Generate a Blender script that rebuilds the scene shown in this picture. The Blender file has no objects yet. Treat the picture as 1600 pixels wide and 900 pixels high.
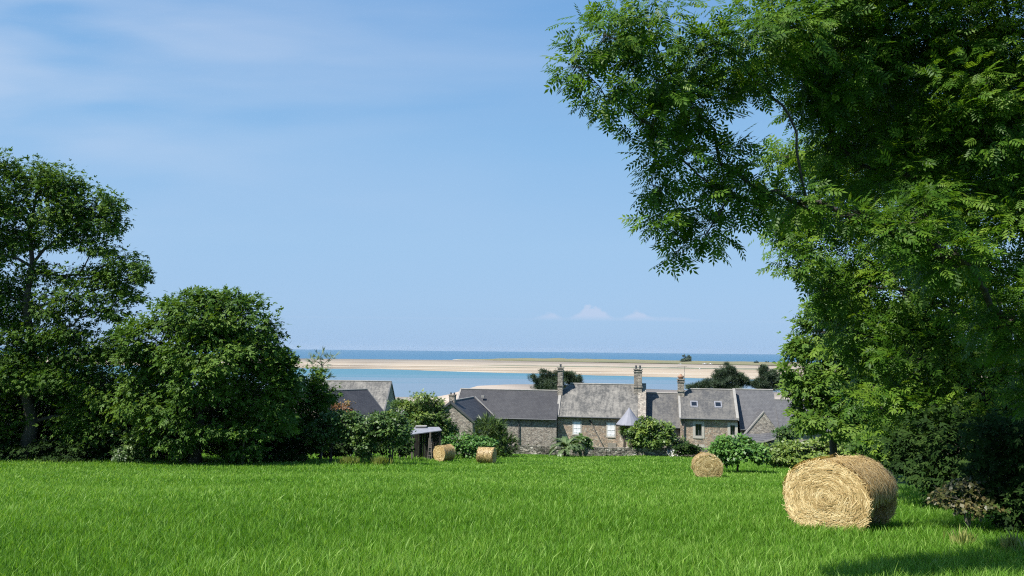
import bpy, bmesh, math, random
import numpy as np
from mathutils import Matrix, Vector
R = math.radians
random.seed(7)
scene = bpy.context.scene
COL = scene.collection

# ------------------------------------------------------------------ camera
F = 1232.0
EYE = np.array([0.0, 0.0, 27.0])
PITCH = math.atan(97.0 / F)
ROLL = 0.0106
CM = Matrix.Rotation(math.pi / 2 + PITCH, 3, 'X') @ Matrix.Rotation(ROLL, 3, 'Z')
CMN = np.array(CM)


def ray(px, py):
    return CMN @ np.array([(px - 800) / F, -(py - 450) / F, -1.0])


def P(px, py, Y):
    """World point seen at photo pixel (px, py) at Y metres ahead."""
    d = ray(px, py)
    return EYE + d * (Y / d[1])


def G(px, py, z):
    """World point where the ray of a pixel meets the level z."""
    d = ray(px, py)
    return EYE + d * ((z - EYE[2]) / d[2])


cam_d = bpy.data.cameras.new('camera')
cam = bpy.data.objects.new('camera', cam_d)
COL.objects.link(cam)
cam.matrix_world = Matrix.Translation(EYE) @ CM.to_4x4()
cam_d.sensor_width = 36
cam_d.lens = 36 * F / 1600
cam_d.clip_start = 0.1
cam_d.clip_end = 60000
scene.camera = cam

# ------------------------------------------------------------------ terrain profile
_py = np.array([-60, -20, 0, 9, 15, 25, 47, 64, 88, 100, 130, 200, 300, 380, 420, 480, 600, 900])
_pd = np.array([-2.0, 0.2, 1.62, 2.6, 3.3, 4.6, 7.4, 9.15, 11.5, 12.5, 15.6, 20.6, 24.6, 26.4, 27.3, 28.6, 30, 32])
_sy = np.arange(-60, 900, 1.0)
_sd = np.interp(_sy, _py, _pd)
_k = np.hanning(11); _k /= _k.sum()
_sdp = np.convolve(np.pad(_sd, 5, mode='edge'), _k, mode='valid')


def vnoise(x, y, s, seed=0):
    """Value noise (numpy), about 0..1."""
    x = np.asarray(x, float) / s + 137.3 * seed
    y = np.asarray(y, float) / s - 91.7 * seed
    xi, yi = np.floor(x).astype(np.int64), np.floor(y).astype(np.int64)
    fx, fy = x - xi, y - yi
    fx = fx * fx * (3 - 2 * fx); fy = fy * fy * (3 - 2 * fy)

    def h(a, b):
        n = (a * 374761393 + b * 668265263 + seed * 982451653) & 0xffffffff
        n = ((n ^ (n >> 13)) * 1274126177) & 0xffffffff
        return ((n ^ (n >> 16)) & 0xffff) / 65535.0
    return (h(xi, yi) * (1 - fx) + h(xi + 1, yi) * fx) * (1 - fy) + (h(xi, yi + 1) * (1 - fx) + h(xi + 1, yi + 1) * fx) * fy


def g(x, y):
    return EYE[2] - np.interp(y, _sy, _sdp) + (vnoise(x, y, 7.0, 3) - .5) * 0.16


def on_ground(px, Y):
    """Ground point at pixel column px, Y metres ahead."""
    py = 700.0
    for _ in range(4):
        p = P(px, py, Y)
        z = float(g(p[0], Y))
        py += (p[2] - z) * F / Y
    p = P(px, py, Y)
    return np.array([p[0], Y, float(g(p[0], Y))])


# ------------------------------------------------------------------ node helpers
def mat_new(name):
    m = bpy.data.materials.new(name)
    m.use_nodes = True
    nt = m.node_tree
    nt.nodes.clear()
    out = nt.nodes.new('ShaderNodeOutputMaterial')
    return m, nt, out


def N(nt, kind, ins=None, **props):
    n = nt.nodes.new('ShaderNode' + kind)
    for k, v in props.items():
        setattr(n, k, v)
    for k, v in (ins or {}).items():
        s = n.inputs[k]
        if hasattr(v, 'is_linked') or isinstance(v, bpy.types.NodeSocket):
            nt.links.new(v, s)
        else:
            s.default_value = v
    return n


def ramp(nt, fac, stops, interp='LINEAR'):
    n = nt.nodes.new('ShaderNodeValToRGB')
    cr = n.color_ramp
    cr.interpolation = interp
    while len(cr.elements) > 1:
        cr.elements.remove(cr.elements[-1])
    cr.elements[0].position = stops[0][0]
    cr.elements[0].color = (*stops[0][1], 1)
    for p, c in stops[1:]:
        e = cr.elements.new(p)
        e.color = (*c, 1)
    nt.links.new(fac, n.inputs[0])
    return n.outputs[0]


def mixc(nt, fac, a, b, mode='MIX'):
    n = nt.nodes.new('ShaderNodeMix')
    n.data_type = 'RGBA'
    n.blend_type = mode
    for sock, v in ((n.inputs[0], fac), (n.inputs[6], a), (n.inputs[7], b)):
        if isinstance(v, bpy.types.NodeSocket):
            nt.links.new(v, sock)
        elif isinstance(v, (int, float)):
            sock.default_value = v
        else:
            sock.default_value = (*v, 1)
    return n.outputs[2]


def math_(nt, op, a, b=None, clamp=False):
    n = nt.nodes.new('ShaderNodeMath')
    n.operation = op
    n.use_clamp = clamp
    for i, v in enumerate((a, b)):
        if v is None:
            continue
        if isinstance(v, bpy.types.NodeSocket):
            nt.links.new(v, n.inputs[i])
        else:
            n.inputs[i].default_value = v
    return n.outputs[0]


def noise(nt, vec, scale, detail=4, rough=.55, dist=0.0):
    n = N(nt, 'TexNoise', {'Scale': scale, 'Detail': detail, 'Roughness': rough, 'Distortion': dist})
    if vec is not None:
        nt.links.new(vec, n.inputs['Vector'])
    return n.outputs[0]


def mapping(nt, vec, scale=(1, 1, 1), rot=(0, 0, 0), loc=(0, 0, 0)):
    return N(nt, 'Mapping', {'Vector': vec, 'Scale': scale, 'Rotation': rot, 'Location': loc}).outputs[0]


def principled(nt, out, col, rough=.8, bump=None, bstr=.4, bdist=.02, spec=.3, metal=0.0):
    p = nt.nodes.new('ShaderNodeBsdfPrincipled')
    for k, v in (('Base Color', col), ('Roughness', rough), ('Specular IOR Level', spec), ('Metallic', metal)):
        if isinstance(v, bpy.types.NodeSocket):
            nt.links.new(v, p.inputs[k])
        elif isinstance(v, tuple):
            p.inputs[k].default_value = (*v, 1)
        else:
            p.inputs[k].default_value = v
    if bump is not None:
        b = N(nt, 'Bump', {'Strength': bstr, 'Distance': bdist, 'Height': bump})
        nt.links.new(b.outputs[0], p.inputs['Normal'])
    nt.links.new(p.outputs[0], out.inputs[0])
    return p


def obj_co(nt):
    return nt.nodes.new('ShaderNodeTexCoord').outputs['Object']


def world_co(nt):
    return nt.nodes.new('ShaderNodeNewGeometry').outputs['Position']


# ------------------------------------------------------------------ materials
def leaf_mat(name, dark, mid, light, trans=.32, rough=.45, spec=.35):
    m, nt, out = mat_new(name)
    t = N(nt, 'Attribute', attribute_name='tint').outputs['Fac']
    col = ramp(nt, t, [(0, dark), (.5, mid), (1, light)])
    p = nt.nodes.new('ShaderNodeBsdfPrincipled')
    nt.links.new(col, p.inputs['Base Color'])
    p.inputs['Roughness'].default_value = rough
    p.inputs['Specular IOR Level'].default_value = spec
    tr = nt.nodes.new('ShaderNodeBsdfTranslucent')
    tc = mixc(nt, 1.0, col, (1.25, 1.2, .55), 'MULTIPLY')
    nt.links.new(tc, tr.inputs[0])
    mx = nt.nodes.new('ShaderNodeMixShader')
    mx.inputs[0].default_value = trans
    nt.links.new(p.outputs[0], mx.inputs[1])
    nt.links.new(tr.outputs[0], mx.inputs[2])
    nt.links.new(mx.outputs[0], out.inputs[0])
    return m


def bark_mat(name, a, b):
    m, nt, out = mat_new(name)
    co = world_co(nt)
    n = noise(nt, mapping(nt, co, (6, 6, 1.5)), 3, 5)
    col = ramp(nt, n, [(.3, a), (.7, b)])
    principled(nt, out, col, .9, n, .6, .03)
    return m


def stone_mat(name, cols, mortar, scale=3.2, stain=.5):
    m, nt, out = mat_new(name)
    co = obj_co(nt)
    wob = noise(nt, co, 1.2, 2)
    v = mapping(nt, co, (1, 1, 1.9))
    v = mixc(nt, .06, v, N(nt, 'TexNoise', {'Vector': co, 'Scale': 2.0}).outputs['Color'], 'ADD')
    vor = N(nt, 'TexVoronoi', {'Vector': v, 'Scale': scale})
    sep = N(nt, 'SeparateColor', {0: vor.outputs['Color']})
    k = len(cols)
    c = ramp(nt, sep.outputs[0], [(i / k, cols[i]) for i in range(k)], 'CONSTANT')
    edge = N(nt, 'TexVoronoi', {'Vector': v, 'Scale': scale}, feature='DISTANCE_TO_EDGE').outputs['Distance']
    e = math_(nt, 'MULTIPLY', edge, 14, True)
    c = mixc(nt, e, mortar, c)
    big = noise(nt, co, .45, 5, .6)
    st = ramp(nt, big, [(.35, (.62, .6, .56)), (.65, (1.12, 1.08, 1.0))])
    c = mixc(nt, stain, c, mixc(nt, 1.0, c, st, 'MULTIPLY'))
    fine = noise(nt, co, 9, 4)
    c = mixc(nt, .5, c, mixc(nt, 1.0, c, ramp(nt, fine, [(.3, (.55, .55, .55)), (.7, (1.35, 1.35, 1.35))]), 'MULTIPLY'))
    h = math_(nt, 'ADD', e, math_(nt, 'MULTIPLY', fine, .6))
    principled(nt, out, c, .9, h, .8, .04, .15)
    return m


def slate_mat(name, base, light, lichen, amount, course=.28):
    """Slates laid in courses, with lichen blotches and rain streaks running down the slope."""
    m, nt, out = mat_new(name)
    co = obj_co(nt)
    br = N(nt, 'TexBrick', {'Vector': mapping(nt, co, (1, 1, 1), (R(90), 0, 0)), 'Scale': 1.0,
                            'Color1': (*base, 1), 'Color2': (*light, 1), 'Mortar': (*[b * .55 for b in base], 1),
                            'Mortar Size': .012, 'Brick Width': .3, 'Row Height': course * .5})
    n1 = noise(nt, co, .55, 6, .62)
    n2 = noise(nt, mapping(nt, co, (2.6, .5, .5)), 1.3, 5, .6)
    n3 = noise(nt, co, 3.4, 5, .7)
    a = math_(nt, 'ADD', math_(nt, 'MULTIPLY', n1, .4), math_(nt, 'MULTIPLY', n2, .35))
    a = math_(nt, 'ADD', a, math_(nt, 'MULTIPLY', n3, .35))
    f = N(nt, 'MapRange', {'Value': a, 'From Min': .50, 'From Max': .66, 'To Max': amount}).outputs[0]
    c = mixc(nt, f, br.outputs[0], lichen)
    dk = N(nt, 'MapRange', {'Value': n2, 'From Min': .56, 'From Max': .72, 'To Max': .55 * amount}).outputs[0]
    c = mixc(nt, dk, c, tuple(b * .6 for b in base))
    principled(nt, out, c, .62, math_(nt, 'ADD', br.outputs['Fac'], n3), .35, .02, .35)
    return m


def plain_mat(name, col, rough=.6, var=.15, scale=4, spec=.3, metal=0.0, bump=.15):
    m, nt, out = mat_new(name)
    n = noise(nt, obj_co(nt), scale, 5)
    c = mixc(nt, 1.0, col, ramp(nt, n, [(.3, (1 - var,) * 3), (.7, (1 + var,) * 3)]), 'MULTIPLY')
    principled(nt, out, c, rough, n, bump, .01, spec, metal)
    return m


M = {}
M['ash'] = leaf_mat('ash_leaf', (.026, .072, .008), (.068, .155, .015), (.175, .275, .030), .45, .45, .18)
M['ash_far'] = leaf_mat('ash_leaf_distant', (.030, .072, .010), (.064, .135, .016), (.135, .215, .028), .34, .6, .12)
M['maple'] = leaf_mat('sycamore_leaf', (.032, .076, .010), (.070, .145, .018), (.145, .230, .034), .34, .55, .15)
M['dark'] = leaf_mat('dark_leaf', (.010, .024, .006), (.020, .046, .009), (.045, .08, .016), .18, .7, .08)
M['fruit'] = leaf_mat('fruit_leaf', (.028, .066, .014), (.068, .135, .028), (.16, .24, .06), .3)
M['yellowgreen'] = leaf_mat('yellow_green_leaf', (.035, .080, .014), (.095, .165, .026), (.24, .31, .06), .3)
M['hedge'] = leaf_mat('hedge_leaf', (.06, .10, .018), (.12, .19, .03), (.21, .27, .05), .28)
M['fig'] = leaf_mat('fig_leaf', (.035, .095, .018), (.075, .18, .03), (.14, .26, .05), .3)
M['feather'] = leaf_mat('feathery_leaf', (.022, .050, .014), (.055, .105, .026), (.12, .17, .05), .25)
M['pine'] = leaf_mat('pine_needle', (.016, .032, .016), (.036, .062, .030), (.075, .11, .055), .15, .6)
M['pale'] = leaf_mat('pale_leaf', (.09, .14, .08), (.18, .24, .15), (.36, .42, .32), .3)
M['brown'] = leaf_mat('dry_leaf', (.03, .04, .010), (.075, .08, .022), (.17, .13, .055), .2)
M['palm'] = leaf_mat('palm_leaf', (.04, .07, .022), (.09, .15, .05), (.24, .30, .14), .2, .4, .4)
M['grass'] = leaf_mat('grass_blade', (.050, .135, .009), (.135, .305, .024), (.30, .46, .10), .42, .5, .2)
M['tallgrass'] = leaf_mat('tall_dry_grass', (.10, .15, .03), (.20, .25, .05), (.34, .36, .12), .35)
M['straw'] = leaf_mat('straw_stalk', (.24, .155, .058), (.51, .37, .165), (.86, .71, .42), .2, .45, .4)
M['flower'] = leaf_mat('white_flower', (.5, .5, .48), (.65, .64, .62), (.8, .8, .78), .2)
M['redflower'] = leaf_mat('russet_flower', (.12, .06, .02), (.22, .10, .04), (.25, .20, .06), .2)
M['bark'] = bark_mat('bark', (.03, .026, .020), (.085, .075, .06))
M['barkpale'] = bark_mat('pale_bark', (.10, .09, .07), (.22, .20, .16))
M['stone'] = stone_mat('granite_rubble', [(.43, .335, .26), (.31, .26, .22), (.49, .395, .305), (.38, .30, .235), (.50, .45, .38), (.44, .32, .245), (.25, .22, .19)], (.44, .38, .31), 4.4)
M['stonegrey'] = stone_mat('grey_rubble', [(.31, .285, .25), (.23, .215, .195), (.38, .34, .295), (.27, .235, .205), (.42, .39, .345), (.18, .165, .15)], (.42, .385, .335), 4.4)
M['stonelow'] = stone_mat('field_stone', [(.24, .23, .20), (.15, .145, .13), (.32, .30, .27), (.20, .18, .16), (.38, .37, .34), (.12, .115, .105)], (.08, .08, .065), 2.6, .7)
M['trim'] = plain_mat('dressed_stone', (.45, .42, .37), .8, .12)
M['coping'] = plain_mat('cement_coping', (.27, .258, .238), .8, .15)
M['slatedark'] = slate_mat('dark_slate', (.032, .032, .037), (.044, .044, .049), (.075, .075, .078), .35)
M['slatelichen'] = slate_mat('lichened_slate', (.066, .066, .063), (.095, .092, .087), (.26, .243, .214), .85)
M['slatemid'] = slate_mat('weathered_slate', (.066, .066, .068), (.088, .087, .085), (.19, .178, .156), .7)
M['slategrey'] = slate_mat('grey_slate', (.082, .082, .088), (.102, .102, .107), (.15, .15, .15), .4)
M['zinc'] = plain_mat('zinc_sheet', (.20, .205, .24), .6, .08, 2, .3)
M['white'] = plain_mat('white_paint', (.80, .81, .83), .5, .04)
M['whitewall'] = plain_mat('white_render', (.62, .60, .56), .8, .15)
M['darkpipe'] = plain_mat('grey_metal', (.07, .075, .08), .5, .15, 4, .4)
M['wood'] = plain_mat('weathered_wood', (.16, .14, .12), .85, .3, 6)
M['darkwood'] = plain_mat('dark_wood', (.022, .020, .018), .85, .3, 6)  # near-black; on the shelter's back boards it carries painted shade
M['palewood'] = plain_mat('pale_wood', (.26, .24, .21), .85, .2, 6)
M['terracotta'] = plain_mat('clay_pot', (.30, .17, .11), .8, .2)
M['soil'] = plain_mat('soil', (.05, .04, .03), .95, .3)
M['lightroof'] = plain_mat('fibre_sheet', (.22, .225, .25), .6, .18, 3)
m, nt, out = mat_new('window_glass')
principled(nt, out, (.012, .016, .022), .08, spec=.6)
M['glass'] = m


def ground_mat():
    m, nt, out = mat_new('meadow_ground')
    co = world_co(nt)
    n = noise(nt, co, 1.7, 6, .7)
    n2 = noise(nt, co, .09, 4)
    c = ramp(nt, n, [(.25, (.020, .050, .006)), (.55, (.045, .105, .010)), (.8, (.085, .165, .022))])
    c = mixc(nt, 1.0, c, ramp(nt, n2, [(.3, (.85, .9, .85)), (.7, (1.15, 1.1, 1.1))]), 'MULTIPLY')
    y = N(nt, 'SeparateXYZ', {0: co}).outputs[1]
    f = N(nt, 'MapRange', {'Value': y, 'From Min': 350, 'From Max': 400}).outputs[0]
    c = mixc(nt, f, c, (.30, .25, .19))
    principled(nt, out, c, .9, n, .6, .06, .1)
    return m


def sand_mat():
    m, nt, out = mat_new('tidal_sand')
    co = world_co(nt)
    v = mapping(nt, co, (.0022, .016, .01))
    n = noise(nt, v, 1.0, 6, .6, .6)
    n2 = noise(nt, mapping(nt, co, (.006, .05, .02)), 1.0, 4, .6, .4)
    c = ramp(nt, n, [(.32, (.15, .125, .10)), (.42, (.23, .187, .142)), (.50, (.29, .243, .186)), (.60, (.32, .278, .222)), (.72, (.39, .357, .305))])
    c = mixc(nt, N(nt, 'MapRange', {'Value': n2, 'From Min': .55, 'From Max': .72, 'To Max': .6}).outputs[0], c, (.21, .185, .165))
    principled(nt, out, c, .85, spec=.2)
    return m


def beach_mat():
    m, nt, out = mat_new('dry_sand')
    co = world_co(nt)
    n = noise(nt, mapping(nt, co, (.01, .05, .05)), 1.0, 5)
    principled(nt, out, ramp(nt, n, [(.3, (.30, .245, .195)), (.7, (.40, .35, .30))]), .9, spec=.1)
    return m


def dune_mat():
    m, nt, out = mat_new('dune_grass')
    co = world_co(nt)
    n = noise(nt, mapping(nt, co, (.006, .012, .02)), 1.0, 6, .62)
    z = N(nt, 'SeparateXYZ', {0: co}).outputs[2]
    zz = math_(nt, 'ADD', math_(nt, 'MULTIPLY', z, .16), math_(nt, 'MULTIPLY', n, .9))
    c = ramp(nt, zz, [(.44, (.46, .42, .35)), (.56, (.40, .34, .25)), (.64, (.20, .18, .10)), (.85, (.13, .14, .08)), (1.0, (.18, .17, .10))])
    principled(nt, out, c, .95, spec=.05)
    return m


def water_mat(name, a, b, rough, spec):
    m, nt, out = mat_new(name)
    co = world_co(nt)
    n = noise(nt, mapping(nt, co, (.0018, .013, .01)), 1.0, 5, .55, .5)
    if name == 'lagoon_water':      # shallows near the beach are paler and greyer than the channel by the bank
        y = N(nt, 'SeparateXYZ', {0: co}).outputs[1]
        n = math_(nt, 'ADD', math_(nt, 'MULTIPLY', n, .7), N(nt, 'MapRange', {'Value': y, 'From Min': 950, 'From Max': 560, 'To Min': -.12, 'To Max': .42}).outputs[0])
    c = ramp(nt, n, [(.35, a), (.65, b)])
    w = noise(nt, mapping(nt, co, (.25, .6, .5)), 1.0, 4, .6)
    principled(nt, out, c, rough, w, .5, .25, spec)
    return m


M['ground'] = ground_mat()
M['sand'] = sand_mat()
M['beach'] = beach_mat()
M['dune'] = dune_mat()
M['sea'] = water_mat('sea_water', (.026, .098, .175), (.035, .117, .20), .35, .22)
M['lagoon'] = water_mat('lagoon_water', (.042, .145, .185), (.13, .175, .22), .3, .25)
M['marsh'] = plain_mat('salt_marsh', (.14, .15, .10), .95, .3, .05)


# ------------------------------------------------------------------ object helpers
def tag(o, label=None, cat=None, group=None, kind=None):
    if label: o['label'] = label
    if cat: o['category'] = cat
    if group: o['group'] = group
    if kind: o['kind'] = kind
    return o


def empty(name, loc, label, cat, group=None, rotz=0.0):
    o = bpy.data.objects.new(name, None)
    COL.objects.link(o)
    o.location = [float(v) for v in loc]
    o.rotation_euler = (0, 0, rotz)
    o.empty_display_size = .3
    return tag(o, label, cat, group)


def link_mesh(name, me, mats, parent):
    for mm in (mats if isinstance(mats, (list, tuple)) else [mats]):
        me.materials.append(mm)
    o = bpy.data.objects.new(name, me)
    COL.objects.link(o)
    if parent is not None:
        o.parent = parent
    return o


def np_mesh(name, V, Q, mat, parent=None, tint=None, origin=None):
    """One mesh object from vertex and quad arrays (world coordinates minus origin)."""
    V = np.asarray(V, np.float32)
    if origin is not None:
        V = V - np.asarray(origin, np.float32)
    Q = np.asarray(Q, np.int32)
    me = bpy.data.meshes.new(name)
    me.vertices.add(len(V))
    me.vertices.foreach_set('co', np.ascontiguousarray(V, np.float32).ravel())
    me.loops.add(Q.size)
    me.loops.foreach_set('vertex_index', Q.ravel())
    me.polygons.add(len(Q))
    me.polygons.foreach_set('loop_start', np.arange(0, Q.size, Q.shape[1], dtype=np.int32))
    if tint is not None:
        at = me.attributes.new('tint', 'FLOAT', 'POINT')
        at.data.foreach_set('value', np.asarray(tint, np.float32))
    me.update(calc_edges=True)
    return link_mesh(name, me, mat, parent)


class MB:
    """Collects boxes, tubes and polygons into one mesh."""
    def __init__(s):
        s.v, s.f = [], []

    def add(s, vs, fs):
        b = len(s.v)
        s.v += [tuple(float(c) for c in p) for p in vs]
        s.f += [tuple(b + i for i in f) for f in fs]
        return s

    def box(s, x0, x1, y0, y1, z0, z1):
        return s.add([(x0, y0, z0), (x1, y0, z0), (x1, y1, z0), (x0, y1, z0), (x0, y0, z1), (x1, y0, z1), (x1, y1, z1), (x0, y1, z1)],
                     [(0, 3, 2, 1), (4, 5, 6, 7), (0, 1, 5, 4), (1, 2, 6, 5), (2, 3, 7, 6), (3, 0, 4, 7)])

    def slab(s, top, t, d=(0, 0, -1)):
        """Polygon TOP given a thickness t along d."""
        n = len(top)
        low = [tuple(np.array(p) + t * np.array(d)) for p in top]
        fs = [tuple(range(n)), tuple(range(2 * n - 1, n - 1, -1))]
        fs += [(i, i + n, (i + 1) % n + n, (i + 1) % n) for i in range(n)]
        return s.add(list(top) + low, fs)

    def tube(s, pts, rads, k=6, cap=True):
        pts = [np.array(p, float) for p in pts]
        n = len(pts)
        up = np.array([.31, .17, .93])
        vs = []
        for i, p in enumerate(pts):
            t = pts[min(i + 1, n - 1)] - pts[max(i - 1, 0)]
            t = t / (np.linalg.norm(t) + 1e-9)
            a = np.cross(t, up)
            if np.linalg.norm(a) < .1:
                a = np.cross(t, np.array([1., 0, 0]))
            a /= np.linalg.norm(a)
            b = np.cross(t, a)
            for j in range(k):
                w = 2 * math.pi * j / k
                vs.append(p + rads[i] * (math.cos(w) * a + math.sin(w) * b))
        fs = [(i * k + j, i * k + (j + 1) % k, (i + 1) * k + (j + 1) % k, (i + 1) * k + j) for i in range(n - 1) for j in range(k)]
        if cap:
            fs += [tuple(range(k - 1, -1, -1)), tuple((n - 1) * k + j for j in range(k))]
        return s.add(vs, fs)

    def lathe(s, prof, k=20, c=(0, 0), a0=0, a1=2 * math.pi):
        full = abs(a1 - a0 - 2 * math.pi) < 1e-6
        m = k if full else k + 1
        vs = [(c[0] + r * math.cos(a0 + (a1 - a0) * j / k), c[1] + r * math.sin(a0 + (a1 - a0) * j / k), z) for r, z in prof for j in range(m)]
        fs = [(i * m + j, i * m + (j + 1) % m, (i + 1) * m + (j + 1) % m, (i + 1) * m + j) for i in range(len(prof) - 1) for j in range(k)]
        return s.add(vs, fs)

    def build(s, name, mat, parent=None, origin=None, bevel=0, smooth=False, label=None):
        me = bpy.data.meshes.new(name)
        v = s.v if origin is None else [tuple(np.array(p) - origin) for p in s.v]
        me.from_pydata(v, [], s.f)
        bm = bmesh.new()
        bm.from_mesh(me)
        bmesh.ops.recalc_face_normals(bm, faces=bm.faces)
        if bevel:
            bmesh.ops.bevel(bm, geom=[e for e in bm.edges if len(e.link_faces) == 2 and e.calc_face_angle() > .5], offset=bevel, segments=1, affect='EDGES')
        bm.to_mesh(me)
        bm.free()
        if smooth:
            me.polygons.foreach_set('use_smooth', [True] * len(me.polygons))
        o = link_mesh(name, me, mat, parent)
        if label: o['label'] = label
        return o


def rot2(x, y, a):
    return x * math.cos(a) - y * math.sin(a), x * math.sin(a) + y * math.cos(a)


# ------------------------------------------------------------------ foliage
def leaflet(x, y, dx, dy, w, z=0.0, dz=0.0):
    """Rhombic leaflet from (x,y) along (dx,dy)."""
    px, py = -dy * w, dx * w
    return [(x, y, z), (x + dx * .45 + px, y + dy * .45 + py, z + dz * .4 + .015), (x + dx, y + dy, z + dz), (x + dx * .45 - px, y + dy * .45 - py, z + dz * .4 + .015)]


def template(kind):
    v = []
    if kind == 'ash':
        for x in (.14, .33, .52, .71):
            for sgn in (1, -1):
                v += leaflet(x, 0, .20, sgn * .30, .19, -.05 * x, -.07)
        v += leaflet(.80, 0, .34, 0, .19, -.05, -.07)
        v += leaflet(0, 0, .85, 0, .012, 0, -.05)
    elif kind == 'ashmid':
        for x in (.15, .42, .68):
            for sgn in (1, -1):
                v += leaflet(x, 0, .24, sgn * .34, .20, -.05 * x, -.10)
        v += leaflet(.72, 0, .40, 0, .2, -.05, -.1)
    elif kind == 'broad':
        v += leaflet(0, 0, 1, 0, .36, 0, -.18)
    elif kind == 'spray':
        v += leaflet(0, 0, .6, .0, .26, 0, -.1)
        v += leaflet(.15, 0, .45, .38, .25, 0, -.12)
        v += leaflet(.15, 0, .45, -.38, .25, 0, -.06)
        v += leaflet(.5, 0, .5, .1, .24, -.05, -.15)
    elif kind == 'palmate':
        for a in (-75, -35, 0, 35, 75):
            v += leaflet(0, 0, math.cos(R(a)) * (1 - abs(a) * .003), math.sin(R(a)) * (1 - abs(a) * .003), .24, 0, -.12)
    elif kind == 'needle':
        for a, b in ((0, .1), (60, .5), (-60, .5), (120, .4), (-120, .4), (20, .9), (-30, -.5)):
            v += leaflet(0, 0, math.cos(R(a)) * .8, math.sin(R(a)) * .8, .07, 0, b * .7)
    elif kind == 'wisp':
        for a in (-14, 0, 12):
            v += leaflet(.1 * abs(a) / 12, 0, math.cos(R(a)), math.sin(R(a)), .05, 0, .1 - abs(a) * .008)
    v = np.array(v)
    return v, np.arange(len(v)).reshape(-1, 4)


def unit(a):
    return a / (np.linalg.norm(a, axis=-1, keepdims=True) + 1e-9)


def leaf_cloud(rng, pos, axis, nrm, size, kind, tint):
    T, Q = template(kind)
    axis = unit(axis)
    nrm = unit(nrm - axis * (nrm * axis).sum(1, keepdims=True))
    lat = np.cross(nrm, axis)
    V = (pos[:, None, :] + size[:, None, None] * (T[None, :, 0:1] * axis[:, None, :] + T[None, :, 1:2] * lat[:, None, :] + T[None, :, 2:3] * nrm[:, None, :]))
    n = len(T)
    QQ = (Q[None] + (np.arange(len(pos)) * n)[:, None, None]).reshape(-1, 4)
    # a little extra tint per leaflet
    tt = np.repeat(tint, n) + np.repeat(rng.normal(0, .07, (len(pos), n // 4)).ravel(), 4)
    return V.reshape(-1, 3), QQ, np.clip(tt, 0, 1)


COVER = 1.7


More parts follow.
